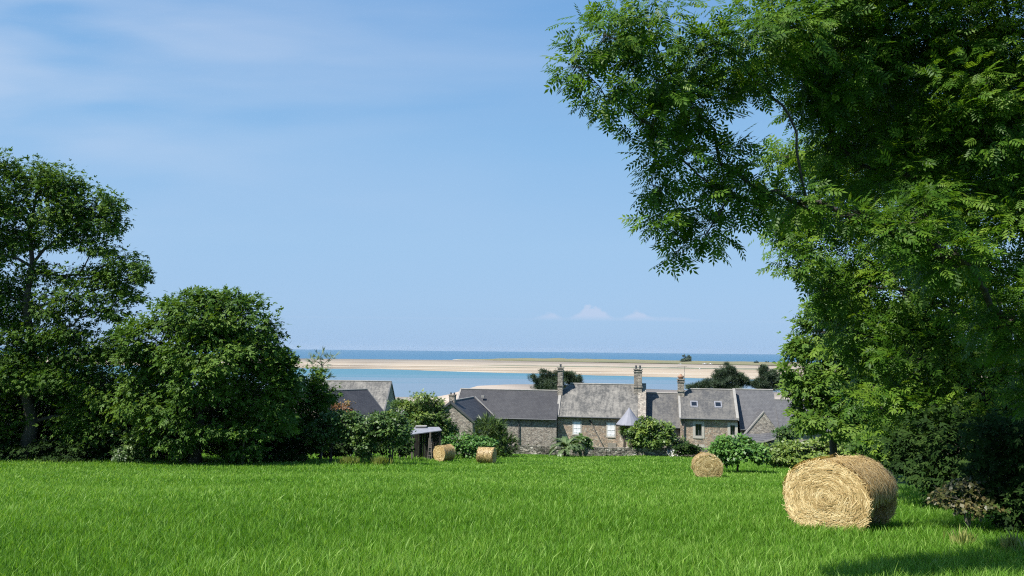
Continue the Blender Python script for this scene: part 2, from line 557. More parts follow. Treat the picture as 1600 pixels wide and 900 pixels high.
def grow(name, label, cat, base, lobes, Y, leaf, L, mat, seed, trunk_r=.3, trunk_top=None, bark='bark', cover=4.0, droop=.35, group=None,
         clumps=16, branches=14, shell=.55, stems=1, crown_name='crown', trunk_name='trunk', pix=True, flat=.65, upn=.8, tintc=.5, lean=None, limb_r=.35):
    """A tree or shrub: Empty > trunk (with limbs and twigs) + crown (leaves in clumps over the lobes).
    lobes: (px, py, rx, ry[, Y[, depth]]) in photo pixels at distance Y, or metres when pix is False: (x,y,z,rx,rz)."""
    rng = np.random.default_rng(seed)
    base = np.array(base, float)
    root = empty(name, base, label, cat, group)
    L3 = []
    for lb in lobes:
        if lb[0] == 'm':
            c = np.array(lb[1:4], float); rx = ry = lb[4]; rz = lb[5]; y = c[1]
        elif pix:
            y = lb[4] if len(lb) > 4 else Y + rng.uniform(-.12, .12) * (lb[2] * Y / F)
            c = P(lb[0], lb[1], y)
            rx, rz = lb[2] * y / F, lb[3] * y / F
            ry = lb[5] if len(lb) > 5 else rx
        else:
            c = base + np.array(lb[:3]); rx = ry = lb[3]; rz = lb[4]; y = c[1]
        L3.append((c, np.array([rx, ry, rz]), y))
    # --- trunk and limbs
    mb = MB()
    cs = np.array([c for c, _, _ in L3])
    top = np.array(trunk_top, float) if trunk_top is not None else np.array([cs[:, 0].mean(), base[1] * .5 + cs[:, 1].mean() * .5, base[2] + .8 * (cs[:, 2].max() - base[2])])
    H = top[2] - base[2]
    tpts = []
    for st in range(stems):
        off = np.array([rng.normal(0, .2), rng.normal(0, .2), 0]) * H * (.5 if stems > 1 else 0)
        sp = [base + (rng.normal(0, .1, 3) * [1, 1, 0] * (stems > 1)) - np.array([0, 0, .25])]
        ns = 7
        for i in range(1, ns + 1):
            t = i / ns
            sp.append(base + (top + off - base) * t + rng.normal(0, .018, 3) * H * [1, 1, 0])
        rr = [trunk_r * (1.35 if i == 0 else (1 - .82 * (i / ns) ** .8)) / (stems ** .5) for i in range(ns + 1)]
        mb.tube(sp, rr, 9)
        tpts += list(zip(sp, rr))
    # limbs branch off one another: each lobe is reached from the nearest wood already standing
    nodes = [[q, None, 0.0, r] for q, r in tpts[1:]]
    cost = [0.0] * len(nodes)
    paths = []
    for li in sorted(range(len(L3)), key=lambda i: min(np.linalg.norm(L3[i][0] - q) for q, _ in tpts)):
        c, r, y = L3[li]
        rm = float(np.cbrt(r.prod()))

        def price(j):
            q = nodes[j][0]
            d = c - q
            h = np.linalg.norm(d[:2])
            return np.linalg.norm(d) + .45 * cost[j] + max(0, q[2] - c[2] + .25 * h) * .8
        j = min(range(len(nodes)), key=price)
        q = nodes[j][0]
        d = c - q
        ln = np.linalg.norm(d)
        par, pp = j, [j]
        ns = max(3, min(8, int(ln / (.5 * rm + .05)) + 2))
        wob = rng.normal(0, .05, 3) * ln
        for i in range(1, ns + 1):
            t = i / ns
            p = q + d * t + np.array([0, 0, .07 * ln * math.sin(math.pi * t)]) + wob * math.sin(math.pi * t) + rng.normal(0, .018, 3) * ln * (t < 1)
            nodes.append([p, par, 0.0, None])
            cost.append(cost[j] + ln * t)
            par = len(nodes) - 1
            pp.append(par)
        paths.append((li, pp))
        k = par
        while k is not None:
            nodes[k][2] += rm * rm
            k = nodes[k][1]
    kr = .62 * trunk_r / math.sqrt(sum(float(np.cbrt(r.prod())) ** 2 for _, r, _ in L3))
    lobe_path = {}
    for li, pp in paths:
        rads = [max(.003, kr * math.sqrt(max(nodes[k][2], 1e-9)) * limb_r / .35) for k in pp]
        rads[0] = min(rads[0], rads[1] * 1.3)
        if nodes[pp[0]][3] is not None:
            rads[0] = min(nodes[pp[0]][3], rads[1] * 1.25)
        rads[-1] *= .7
        lp = [nodes[k][0] for k in pp]
        mb.tube(lp, rads, 7)
        lobe_path[li] = (lp, rads[-1])
    P_, A_, N_, S_, T_ = [], [], [], [], []
    for li, (c, r, y) in enumerate(L3):
        rm = float(np.cbrt(r.prod()))
        lp, r0 = lobe_path[li]
        ln = np.linalg.norm(lp[-1] - lp[0])
        # clumps of leaves over the lobe
        nc = max(5, int(clumps))
        u = unit(rng.normal(0, 1, (nc, 3)))
        rad = (rng.uniform(shell, 1.05, nc))[:, None]
        cc = c + u * r * rad
        cr = rng.uniform(.22, .42, nc)
        ct = np.clip(rng.normal(tintc, .17, nc), .05, .95)
        for i in range(min(nc, branches)):
            s = lp[-1 - (i % 2)] if ln > .3 else c
            mid = (s + cc[i]) / 2 + rng.normal(0, .08, 3) * rm + np.array([0, 0, .06 * rm])
            rb = max(r0 * .45, .003)
            mb.tube([s, mid, cc[i]], [rb, rb * .7, rb * .3], 4, False)
        s_ = L * F / y
        n = int(cover * COVER * math.pi * (r[0] * F / y) * (r[2] * F / y) / (s_ * s_ * .28))
        n = max(n, 14)
        k = rng.integers(0, nc, n)
        off = rng.normal(0, 1, (n, 3)) * [1, 1, flat]
        pos = cc[k] + off * (cr[k][:, None] * r) * .62
        outw = unit(pos - c)
        ax = outw * .7 + unit(off) * .5 + rng.normal(0, .45, (n, 3)) + np.array([0, 0, -droop])
        nr = np.array([-.42, -.28, upn]) + outw * .4 + rng.normal(0, .38, (n, 3))      # blades turn towards the southern light
        P_.append(pos); A_.append(ax); N_.append(nr)
        S_.append(L * rng.uniform(.65, 1.2, n))
        T_.append(np.clip(ct[k] + rng.normal(0, .12, n), 0, 1))
    mb.build(trunk_name, M[bark], root, base, smooth=True)
    V, Q, t = leaf_cloud(rng, np.concatenate(P_), np.concatenate(A_), np.concatenate(N_), np.concatenate(S_), leaf, np.concatenate(T_))
    # nothing grows below the soil
    np_mesh(crown_name, V, Q, M[mat], root, t, base)
    return root


# ------------------------------------------------------------------ the setting
def build_land():
    ys = np.concatenate([np.arange(-40, 130, 1.5), np.arange(130, 520, 6.0), np.linspace(520, 700, 8)])
    xs = np.concatenate([np.linspace(-900, -90, 28), np.arange(-87, 88, 1.5), np.linspace(90, 900, 28)])
    X, Yg = np.meshgrid(xs, ys)
    Z = g(X, Yg)
    V = np.stack([X, Yg, Z], -1).reshape(-1, 3)
    nx, ny = len(xs), len(ys)
    i = (np.arange(ny - 1)[:, None] * nx + np.arange(nx - 1)[None]).ravel()
    Q = np.stack([i, i + 1, i + nx + 1, i + nx], 1)
    o = np_mesh('ground', V, Q, M['ground'])
    o.data.polygons.foreach_set('use_smooth', [True] * len(Q))
    tag(o, kind='structure')


build_land()
SEA_FAR = 14000.0


def sheet(name, outline, mat, t=.6):
    """Flat sheet of land or water from an outline of world points (fan-safe: built as strips)."""
    mb = MB()
    mb.slab([tuple(p) for p in outline], t)
    o = mb.build(name, mat)
    return tag(o, kind='structure')


# open sea (reaches the horizon) and the lagoon in front of the sand bank
sheet('sea', [(-16000, 300, 0), (16000, 300, 0), (16000, SEA_FAR, 0), (-16000, SEA_FAR, 0)], M['sea'], 1.5)
sheet('lagoon_water', [(-2500, 380, .02), (2500, 380, .02), (2500, 1250, .02), (-2500, 1250, .02)], M['lagoon'], .01)


def lev(x, y):           # photo row -> row of a level camera, and back
    return y + (x - 800) * ROLL


def strip(name, near, far, mat, z, wob=6.0, seed=1, z2=None, n=90):
    """Sheet between a near and a far edge, both given as (px, level row); edges wander a little like a shoreline."""
    rng = np.random.default_rng(seed)
    pxs = np.linspace(max(near[0][0], far[0][0]), min(near[-1][0], far[-1][0]), n)

    def edge(e, s):
        rows = np.interp(pxs, [p[0] for p in e], [p[1] for p in e])
        pts = np.array([G(px, lev(px, r), z if s == 0 or z2 is None else z2) for px, r in zip(pxs, rows)])
        pts[:, 1] += (vnoise(pxs, pxs * 0, 40, seed + s) - .5) * wob * 2 + (vnoise(pxs, pxs * 0, 13, seed + s + 5) - .5) * wob
        return pts
    a, b = edge(near, 0), edge(far, 1)
    m = len(a)
    V = np.concatenate([a, b, a - [0, 0, .8], b - [0, 0, .8]])
    i = np.arange(m - 1)
    Q = np.concatenate([np.stack([i, i + 1, m + i + 1, m + i], 1), np.stack([2 * m + i, 2 * m + i + 1, i + 1, i], 1), np.stack([m + i, m + i + 1, 3 * m + i + 1, 3 * m + i], 1)])
    o = np_mesh(name, V, Q, mat)
    return tag(o, kind='structure')


strip('sand_bank', [(-900, 573), (300, 577), (520, 578.4), (600, 578.2), (700, 580.5), (800, 582.2), (1000, 585.5), (1200, 588.5), (2500, 592)],
      [(-900, 562.4), (400, 563.4), (510, 563.6), (800, 563.2), (1200, 562.6), (2500, 562)], M['sand'], .5, 14, 2)
strip('beach', [(-900, 640), (300, 640), (1300, 640), (2500, 640)],
      [(-900, 624), (560, 622), (640, 621.6), (690, 621), (722, 611), (745, 603.4), (790, 600.6), (850, 600), (1010, 605.5), (1060, 606.5), (1300, 609), (2500, 612)], M['beach'], .75, 3, 4, z2=.35, n=160)
strip('marsh_strip', [(740, 571.2), (800, 571.7), (1000, 573), (1250, 574)], [(740, 571.15), (800, 570.7), (1000, 571.2), (1250, 571.8)], M['marsh'], .62, 9, 8)
strip('wet_sand_channel', [(640, 574.3), (760, 574.4), (900, 574.9)], [(640, 574.25), (760, 573.5), (900, 574.85)], M['marsh'], .62, 4, 12)


def build_dunes():
    rng = np.random.default_rng(5)
    nx, nd = 220, 16
    pxs = np.linspace(690, 2300, nx)
    V = []
    for j in range(nd):
        t = j / (nd - 1)
        for px in pxs:
            k = min(1, max(0, (px - 700) / 120))
            front = np.interp(px, [690, 800, 900, 1050, 1200, 2300], [2010, 1930, 1850, 1720, 1640, 1500])
            d = front + t * np.interp(px, [690, 900, 2300], [160, 420, 700])
            x = (px - 800) / F * d
            prof = math.sin(math.pi * min(1, t * 1.12 + .02)) ** .6 if t < .9 else math.sin(math.pi * min(1, t * 1.12 + .02)) if t * 1.12 + .02 < 1 else 0
            h = (vnoise(x, d, 120, 4) * .5 + vnoise(x, d, 38, 6) * .4 + .25)
            z = -1 + 1.45 * min(1, k * 6) + prof * k * h * 7.0
            V.append((x, d, z))
    i = (np.arange(nd - 1)[:, None] * nx + np.arange(nx - 1)[None]).ravel()
    o = np_mesh('dunes', np.array(V), np.stack([i, i + 1, i + nx + 1, i + nx], 1), M['dune'])
    o.data.polygons.foreach_set('use_smooth', [True] * len(o.data.polygons))
    tag(o, kind='structure')


build_dunes()


def build_grass():
    """The standing grass of the meadow: one stuff object of many curved blades."""
    rng = np.random.default_rng(11)
    V, Q, T = [], [], []
    base_i = 0
    bands = [(1.0, 8.5, 300, .15, .0075), (8.5, 14.0, 1000, .155, .0075), (14.0, 20.0, 640, .165, .010), (20.0, 32.0, 310, .17, .015), (32.0, 48.0, 150, .17, .024), (48.0, 66.0, 72, .17, .034), (66, 87, 38, .16, .045)]
    for y0, y1, dens, h0, w0 in bands:
        wmax = .78 * y1 + 5
        n = int((y1 - y0) * 2 * wmax * dens)
        y = rng.uniform(y0, y1, n)
        x = rng.uniform(-1, 1, n) * wmax
        keep = (np.abs(x) < .74 * y + 4.5) & (x < np.interp(y, [0, 12, 26, 64, 90], [7.4, 8.8, 13.2, 23, 30]) + 1.2)
        x, y = x[keep], y[keep]
        # tufts: blades bunch together
        tx, ty = vnoise(x, y, .35, 1), vnoise(x, y, 2.2, 2)
        patch = vnoise(x, y, 5.5, 7)
        n = len(x)
        h = h0 * rng.uniform(.55, 1.15, n) * (.65 + .45 * tx + .25 * ty)
        w = w0 * rng.uniform(.7, 1.3, n)
        rough = np.clip((y - 56) / 3, 0, 1) * np.clip((-6 - x) / 3, 0, 1)      # uncut strip below the trees
        rough = np.maximum(rough, np.clip(1 - (np.interp(y, [0, 12, 26, 64, 90], [7.4, 8.8, 13.2, 23, 30]) + .6 - x) / 1.6, 0, 1))
        h = h * (1 + rough * rng.uniform(.2, 1.3, n))
        bold = rng.random(n) < .09          # broad flat blades and seed stalks standing out of the sward
        h = np.where(bold, h * rng.uniform(1.0, 1.45, n), h)
        w = np.where(bold, w * 1.6, w)
        z = g(x, y)
        b = np.stack([x, y, z - .02], 1)
        az = rng.uniform(0, 2 * math.pi, n)
        side = np.stack([np.cos(az), np.sin(az), az * 0], 1)
        la = rng.uniform(0, 2 * math.pi, n)
        lean = np.stack([np.cos(la), np.sin(la), la * 0], 1) * (h * rng.uniform(.05, .85, n))[:, None]
        up = np.stack([x * 0, x * 0, h], 1)
        p0a, p0b = b - side * w[:, None] * .5, b + side * w[:, None] * .5
        m = b + up * .55 + lean * .28
        p1a, p1b = m - side * w[:, None] * .45, m + side * w[:, None] * .45
        t = b + up * .95 + lean
        t2 = t + side * w[:, None] * .12
        V.append(np.stack([p0a, p0b, p1b, p1a, t, t2], 1).reshape(-1, 3))
        i = base_i + np.arange(n) * 6
        Q.append(np.stack([np.stack([i, i + 1, i + 2, i + 3], 1), np.stack([i + 3, i + 2, i + 5, i + 4], 1)], 1).reshape(-1, 4))
        tt = np.clip(.36 + (patch - .5) * .3 + (ty - .5) * .2 + rng.normal(0, .2, n) + (rng.random(n) < .06) * .4 + bold * rng.uniform(.1, .5, n) - (rng.random(n) < .12) * .25 + np.interp(y, [10, 50], [0, .14]), 0, 1)  # tint lightens with distance, painting in sun glare on the far blades
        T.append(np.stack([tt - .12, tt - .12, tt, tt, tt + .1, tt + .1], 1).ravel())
        base_i += n * 6
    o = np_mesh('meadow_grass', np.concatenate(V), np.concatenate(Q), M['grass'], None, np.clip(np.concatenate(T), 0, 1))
    tag(o, 'tall green meadow grass covering the sloping field', 'grass', kind='stuff')


build_grass()

# ------------------------------------------------------------------ straw bales
def straw_strands(rng, pts, tan, nrm, length, width, lift=.012, curl=.25):
    """Thin two-segment stalks lying on a surface: arrays of points, tangents and normals."""
    n = len(pts)
    tan = unit(tan + rng.normal(0, .30, (n, 3)))
    tan = unit(tan - nrm * (tan * nrm).sum(1, keepdims=True) * .8)
    side = np.cross(nrm, tan)
    ln = length * rng.uniform(.5, 1.3, n)[:, None]
    w = width * rng.uniform(.6, 1.3, n)[:, None]
    bend = side * rng.normal(0, curl, n)[:, None] * ln
    lf = nrm * (lift * rng.uniform(.0, 2.4, n))[:, None]
    a, b, c = pts - tan * ln / 2 + lf * .3, pts + lf + bend * .3, pts + tan * ln / 2 + lf * .4
    V = np.stack([a - side * w, a + side * w, b + side * w, b - side * w, c + side * w * .7, c - side * w * .7], 1).reshape(-1, 3)
    i = np.arange(n) * 6
    Q = np.stack([np.stack([i, i + 1, i + 2, i + 3], 1), np.stack([i + 3, i + 2, i + 4, i + 5], 1)], 1).reshape(-1, 4)
    t = np.clip(rng.normal(.55, .2, n), 0, 1)
    return V, Q, np.repeat(t, 6)


def make_bale(base, rotz, W, H, L, label, seed, n_face, n_side, sw, fringe=0, wrap=False, slen=.3, sag=1.0):
    rng = np.random.default_rng(seed)
    root = empty('straw_bale', base, label, 'straw bale', 'round straw bales lying in the meadow', rotz)
    a, b = W / 2, H / 2

    def section(th):
        """Sagged round: flatter underneath."""
        x = a * np.cos(th)
        z = b + b * np.sin(th)
        low = np.clip(-np.sin(th), 0, 1)
        x = np.where(np.sin(th) < 0, a * np.sign(np.cos(th)) * np.abs(np.cos(th)) ** sag, x) * (1 + .03 * low)
        z = np.maximum(z, .02 + .05 * (1 - low))
        return x, z
    # body
    nt_, nr, nl = 64, 7, 10
    V, Q, T = [], [], []
    th = np.linspace(0, 2 * math.pi, nt_, endpoint=False)
    x, z = section(th)
    rings = []
    for k in range(nr):                       # front face, centre outwards
        s = (k + .05) / (nr - 1) if k else .02
        s = min(s, 1.0)
        bulge = -.05 * math.cos(s * math.pi / 2)
        edge = .05 * max(0, (s - .85) / .15) ** 2
        rings.append((s * (1 if s < 1 else .985), bulge + edge))
    for k in range(nl + 1):
        rings.append((1.0 if 0 < k < nl else .985, .07 + (L - .14) * k / nl))
    for k in range(nr - 1, -1, -1):
        s = max(.02, k / (nr - 1))
        rings.append((s * .97, L + .04 * math.cos(s * math.pi / 2) - .04 * max(0, (s - .85) / .15)))
    for s, y in rings:
        lump = 1 + .022 * (vnoise(th * 3 + 10, np.full(nt_, y * 4), 1, seed) - .5) * 2
        V.append(np.stack([x * s * lump, np.full(nt_, y), b + (z - b) * s * lump], 1))
    V = np.concatenate(V)
    V[:, 2] = np.maximum(V[:, 2], -.03)
    if fringe:    # the outer wrap has slumped: the flank is hollow below it
        hol = np.clip((V[:, 1] - .12) / .25, 0, 1) * np.clip((b * .95 - V[:, 2]) / (.35 * b), 0, 1)
        V[:, 0] = np.where(V[:, 0] > 0, V[:, 0] * (1 - .38 * hol), V[:, 0])
    nrng = len(rings)
    for k in range(nrng - 1):
        i = k * nt_ + np.arange(nt_)
        j = k * nt_ + (np.arange(nt_) + 1) % nt_
        Q.append(np.stack([i, j, j + nt_, i + nt_], 1))
    Q = np.concatenate(Q)
    tb = np.clip(.22 + .25 * rng.random(len(V)), 0, 1)
    VV, QQ, TT = [V], [Q], [tb]
    off = len(V)
    # stalks on the two faces: wound round in a loose spiral
    for front in (True, False):
        n = n_face if front else n_face // 2
        rr = np.sqrt(rng.uniform(0.002, 1, n))
        tt = rng.uniform(0, 2 * math.pi, n)
        fx, fz = section(tt)
        pts = np.stack([fx * rr, np.where(front, -.05 * np.cos(rr * math.pi / 2) - .004, L + .04 * np.cos(rr * math.pi / 2) + .004) + 0 * rr, b + (fz - b) * rr], 1)
        tan = np.stack([-np.sin(tt) * a, 0 * tt, np.cos(tt) * b], 1)
        nrm = np.tile([0, -1.0 if front else 1.0, 0], (n, 1))
        v, q, t = straw_strands(rng, pts, unit(tan), nrm, slen * (.35 + .65 * rr[:, None]) if False else slen, sw)
        ringt = (vnoise(rr * 9, tt * .6, 1, seed + 3) - .5) * .5
        t = np.clip(t + np.repeat(ringt, 6), 0, 1)
        VV.append(v); QQ.append(q + off); TT.append(t); off += len(v)
    roll_n = None
    tt = rng.uniform(0, 2 * math.pi, n_side)
    yy = rng.uniform(.0, L, n_side)
    fx, fz = section(tt)
    if fringe:
        keep = ~((np.cos(tt) > 0) & (fz < b * 1.0) & (yy > .18))
        tt, yy, fx, fz = tt[keep], yy[keep], fx[keep], fz[keep]
        n_side = len(tt)
    pts = np.stack([fx, yy, fz], 1)
    nrm = unit(np.stack([np.cos(tt) / a, 0 * tt, np.sin(tt) / b], 1))
    tan = unit(np.stack([-np.sin(tt) * a, 0 * tt, np.cos(tt) * b], 1))
    tan = tan + np.stack([0 * tt, rng.normal(0, .35, n_side), 0 * tt], 1)
    v, q, t = straw_strands(rng, pts + nrm * .006, tan, nrm, slen, sw)
    if wrap:
        t = np.clip(t - .14 + .3 * (np.repeat(vnoise(yy, yy * 0, .09, seed), 6) - .5), 0, 1)
    VV.append(v); QQ.append(q + off); TT.append(t); off += len(v)
    np_mesh('straw_roll', np.concatenate(VV), np.concatenate(QQ), M['straw'], root, np.concatenate(TT))
    if fringe:
        # loose outer layer hanging down both flanks like thatch
        n = fringe
        sgn = np.where(rng.random(n) < .6, 1, -1)
        tt = np.where(sgn > 0, rng.uniform(R(12), R(75), n), math.pi - rng.uniform(R(0), R(60), n))
        yy = rng.uniform(.03, L * 1.01, n)
        fx, fz = section(tt)
        r1 = 1.035 + .05 * rng.random(n)
        pts = np.stack([fx * r1, yy, b + (fz - b) * r1], 1)
        nrm = unit(np.stack([np.cos(tt), 0 * tt, np.sin(tt)], 1))
        tan = unit(np.stack([np.sin(tt) * sgn * .9, rng.normal(0, .25, n), -np.abs(np.cos(tt)) - .15], 1))
        v, q, t = straw_strands(rng, pts, tan, nrm, slen * 1.1, sw, .02)
        np_mesh('loose_straw', v, q, M['straw'], root, np.clip(t - .05, 0, 1))
    return root


pb = P(1290, 765, 15.4)
make_bale((pb[0] + .0, 15.4, float(g(pb[0], 15.4)) - .04), R(-47), 1.63, 1.31, 1.20,
          'large shaggy golden straw bale closest to the camera, beside the dark tree hedge', 21, 9500, 4500, .0055, 3800, slen=.26, sag=.55)
b2 = on_ground(1107, 46.5)
make_bale(b2, R(-6), 1.60, 1.34, 1.1, 'golden straw bale facing the viewer round end on, before the bright green bush', 22, 3200, 1400, .014, 0, sag=.7)
b3 = on_ground(686, 68)
make_bale(b3, R(-40), 1.36, 1.30, 1.25, 'small pale straw bale with lit round end and banded side, beside the open shed', 23, 1600, 1500, .018, 0, True)
b4 = on_ground(772, 66)
make_bale(b4, R(76), 1.34, 1.30, 1.30, 'small straw bale seen side on, in front of the feathery dark shrub', 24, 1400, 1600, .018, 0, True)

# ------------------------------------------------------------------ the farm buildings
ROW_A = R(-10)
ROW_O = np.array([0.0, 95.0, 0.0])
UA = np.array([math.cos(ROW_A), math.sin(ROW_A), 0])
VA = np.array([-math.sin(ROW_A), math.cos(ROW_A), 0])


class Frame:
    def __init__(s, origin, ang):
        s.o = np.array(origin, float); s.a = ang
        s.u = np.array([math.cos(ang), math.sin(ang), 0]); s.v = np.array([-math.sin(ang), math.cos(ang), 0])

    def uz(s, px, py, v):
        d = ray(px, py)
        t = (v - (EYE - s.o) @ s.v) / (d @ s.v)
        p = EYE + d * t
        return float((p - s.o) @ s.u), float(p[2])

    def W(s, u, v, z):
        q = s.o + u * s.u + v * s.v
        return np.array([q[0], q[1], z])


ROW = Frame(ROW_O, ROW_A)


def wall_with_holes(mb, u0, u1, z0, z1, v0, th, holes):
    us = sorted({u0, u1, *[h[0] for h in holes], *[h[1] for h in holes]})
    zs = sorted({z0, z1, *[h[2] for h in holes], *[h[3] for h in holes]})
    for i in range(len(us) - 1):
        for j in range(len(zs) - 1):
            uc, zc = (us[i] + us[i + 1]) / 2, (zs[j] + zs[j + 1]) / 2
            if any(h[0] < uc < h[1] and h[2] < zc < h[3] for h in holes):
                continue
            mb.box(us[i], us[i + 1], v0, v0 + th, zs[j], zs[j + 1])


def house(name, label, fr, u0, u1, v0, depth, ze, zr, wall, roof, holes=(), hipL=0.0, hipR=0.0, over=.28, verge=.06, cat='house', zbase=None, asym=.5):
    """Gabled building with its ridge along the row: Empty > wall, roof. Local frame: x along the row, y away, z up from base."""
    zb = zbase if zbase is not None else min(float(g(*fr.W(u, v0, 0)[:2])) for u in (u0, u1)) - .3
    base = fr.W(u0, v0, zb)
    root = empty(name, base, label, cat, 'stone farm buildings in the row', fr.a)
    Lh, D = u1 - u0, depth
    e, r = ze - zb, zr - zb
    mb = MB()
    hl = [(a - u0, b - u0, c - zb, d - zb) for a, b, c, d in holes]
    wall_with_holes(mb, 0, Lh, 0, e, 0, .45, hl)
    mb.box(0, Lh, D - .45, D, 0, e)
    vr = D * asym
    for x0, x1, hp in ((0, .45, hipL), (Lh - .45, Lh, hipR)):
        hz = r - .12 - (hp * (r - e) / vr if hp else 0)
        if hp:
            k = (hz - e) / (r - e)
            prof = [(.45, e), (.45, 0), (D - .45, 0), (D - .45, e), (D - (D - vr) * k - .1, hz), (vr * k + .1, hz)]
        else:
            prof = [(.45, e), (.45, 0), (D - .45, 0), (D - .45, e), (vr, r - .12)]
        n = len(prof)
        mb.add([(x0, y, z) for y, z in prof] + [(x1, y, z) for y, z in prof],
               [tuple(range(n)), tuple(range(2 * n - 1, n - 1, -1))] + [(i, (i + 1) % n, (i + 1) % n + n, i + n) for i in range(n)])
    w = mb.build('wall', M[wall], root)
    sl = (r - e) / vr
    sb = (r - e) / (D - vr)
    ef, eb = e - over * sl, e - over * sb
    mr = MB()
    xl, xr = -verge, Lh + verge
    front = [(xl, -over, ef), (xr, -over, ef)]
    back = [(xr, D + over, eb), (xl, D + over, eb)]
    if hipR:
        k = 1 - hipR / vr
        pf, pbk = (xr, vr * k, e + (r - e) * k), (xr, D - (D - vr) * k, e + (r - e) * k)
        front += [pf, (xr - hipR, vr, r)]
        back = [(xr - hipR, vr, r), pbk] + back
        mr.slab([pf, pbk, (xr - hipR, vr, r)], .14)
    else:
        front += [(xr, vr, r)]
        back = [(xr, vr, r)] + back
    if hipL:
        k = 1 - hipL / vr
        pf, pbk = (xl, vr * k, e + (r - e) * k), (xl, D - (D - vr) * k, e + (r - e) * k)
        front += [(xl + hipL, vr, r), pf]
        back += [pbk, (xl + hipL, vr, r)]
        mr.slab([pf, (xl + hipL, vr, r), pbk], .14)
    else:
        front += [(xl, vr, r)]
        back += [(xl, vr, r)]
    mr.slab(front, .14)
    mr.slab(back, .14)
    ro = mr.build('roof', M[roof], root)
    ro.location = (0, 0, .003)
    # ridge tiles
    MB().tube([(xl + hipL + .02, vr, r + .03), (xr - hipR - .02, vr, r + .03)], [.1, .1], 6).build('ridge_cap', M['coping'], ro)
    root_info = dict(root=root, wall=w, roof=ro, u0=u0, v0=v0, zb=zb, L=Lh, D=D, e=e, r=r, vr=vr, sl=sl, fr=fr)
    return root_info


def gutter(h, mat='darkpipe', over=.28):
    MB().tube([(-.02, -over - .07, h['e'] - over * h['sl'] - .05), (h['L'] + .02, -over - .07, h['e'] - over * h['sl'] - .05)], [.08, .08], 6).build('gutter', M[mat], h['root'])


def downpipe(h, px, over=.28):
    u = h['fr'].uz(px, 670, h['v0'])[0] - h['u0']
    MB().tube([(u, -over - .07, h['e'] - over * h['sl'] - .1), (u, -.12, h['e'] - over * h['sl'] - .5), (u, -.12, 0)], [.06, .06, .06], 6).build('downpipe', M['darkpipe'], h['root'])


def hole_px(fr, v0, x0, x1, y0, y1):
    a, zt = fr.uz(x0, y0, v0)
    b, zb = fr.uz(x1, y1, v0)
    return (a, b, zb, zt)


def window(h, hole, surround=.2, mat='trim', style='casement'):
    a, b, z0, z1 = hole[0] - h['u0'], hole[1] - h['u0'], hole[2] - h['zb'], hole[3] - h['zb']
    s = surround
    root = h['root']
    if style == 'shutter':
        # closed painted shutters, two leaves, filling the opening
        mb = MB()
        mid = (a + b) / 2
        for x0, x1 in ((a + .01, mid - .012), (mid + .012, b - .01)):
            mb.box(x0, x1, -.03, .02, z0 + .01, z1 - .01)
            for f in (.15, .5, .85):
                mb.box(x0 + .03, x1 - .03, -.055, -.03, z0 + (z1 - z0) * f - .05, z0 + (z1 - z0) * f + .05)
        mb.build('shutter', M['white'], root)
    else:
        mw = MB()
        fw = .07
        mw.box(a, b, .16, .22, z0, z0 + fw); mw.box(a, b, .16, .22, z1 - fw, z1)
        mw.box(a, a + fw, .16, .22, z0 + fw, z1 - fw); mw.box(b - fw, b, .16, .22, z0 + fw, z1 - fw)
        mw.box((a + b) / 2 - .03, (a + b) / 2 + .03, .17, .21, z0 + fw, z1 - fw)
        f = mw.build('window', M['darkpipe'], root)
        MB().box(a + fw, b - fw, .185, .195, z0 + fw, z1 - fw).build('pane', M['glass'], f)
        if style == 'curtain':
            MB().box(a + fw, a + fw + .18, .23, .26, z0 + fw, z1 - fw).box(b - fw - .14, b - fw, .23, .26, z0 + fw, z1 - fw).build('curtain', M['white'], f)
    if s:
        ms = MB()
        ms.box(a - s, a, -.04, .15, z0 - s, z1 + s); ms.box(b, b + s, -.04, .15, z0 - s, z1 + s)
        ms.box(a, b, -.04, .15, z1, z1 + s); ms.box(a, b, -.07, .15, z0 - s, z0)
        ms.build('window_surround', M[mat], root)


def chimney(h, px0, px1, ytop, v, depth=.9, mat='stonegrey', pots=2, cap='slab', below=1.0, aerial=False):
    fr = h['fr']
    a, zt = fr.uz(px0, ytop, v + h['v0'])
    b, _ = fr.uz(px1, ytop, v + h['v0'])
    a -= h['u0']; b -= h['u0']; zt -= h['zb']
    zlow = h['r'] - below
    mb = MB()
    mb.box(a, b, v, v + depth, zlow, zt - .12)
    mb.box(a - .07, b + .07, v - .07, v + depth + .07, zt - .42, zt - .28)
    mb.box(a - .1, b + .1, v - .1, v + depth + .1, zt - .12, zt)
    mb.box(a - .08, b + .08, v - .08, v + depth + .08, h['r'] - .25, h['r'] - .12)
    o = mb.build('chimney', M[mat], h['root'])
    for i in range(pots):
        c = (a + (b - a) * (i + .5) / pots, v + depth / 2)
        if cap == 'mushroom':
            MB().lathe([(.26, zt), (.30, zt + .14), (.40, zt + .2), (.34, zt + .34), (.12, zt + .42), (.12, zt + .55), (.01, zt + .56)], 14, c).build('chimney_cap', M['terracotta'], o, smooth=True)
        else:
            MB().lathe([(.12, zt), (.11, zt + .3), (.14, zt + .33), (.14, zt + .38), (.08, zt + .38), (.08, zt + .1)], 10, c).build('chimney_pot', M['darkpipe'], o)
    if aerial:
        x = b + .05
        mz = MB()
        mz.tube([(x, v + .3, zt - .5), (x, v + .3, zt + 1.5)], [.02, .02], 5)
        mz.tube([(x - .9, v + .3, zt + 1.4), (x + .3, v + .3, zt + 1.45)], [.015, .015], 4)
        for k in range(5):
            mz.tube([(x - .85 + .25 * k, v + .05, zt + 1.41), (x - .85 + .25 * k, v + .55, zt + 1.41)], [.01, .01], 4)
        mz.build('aerial', M['darkpipe'], o)
    return o


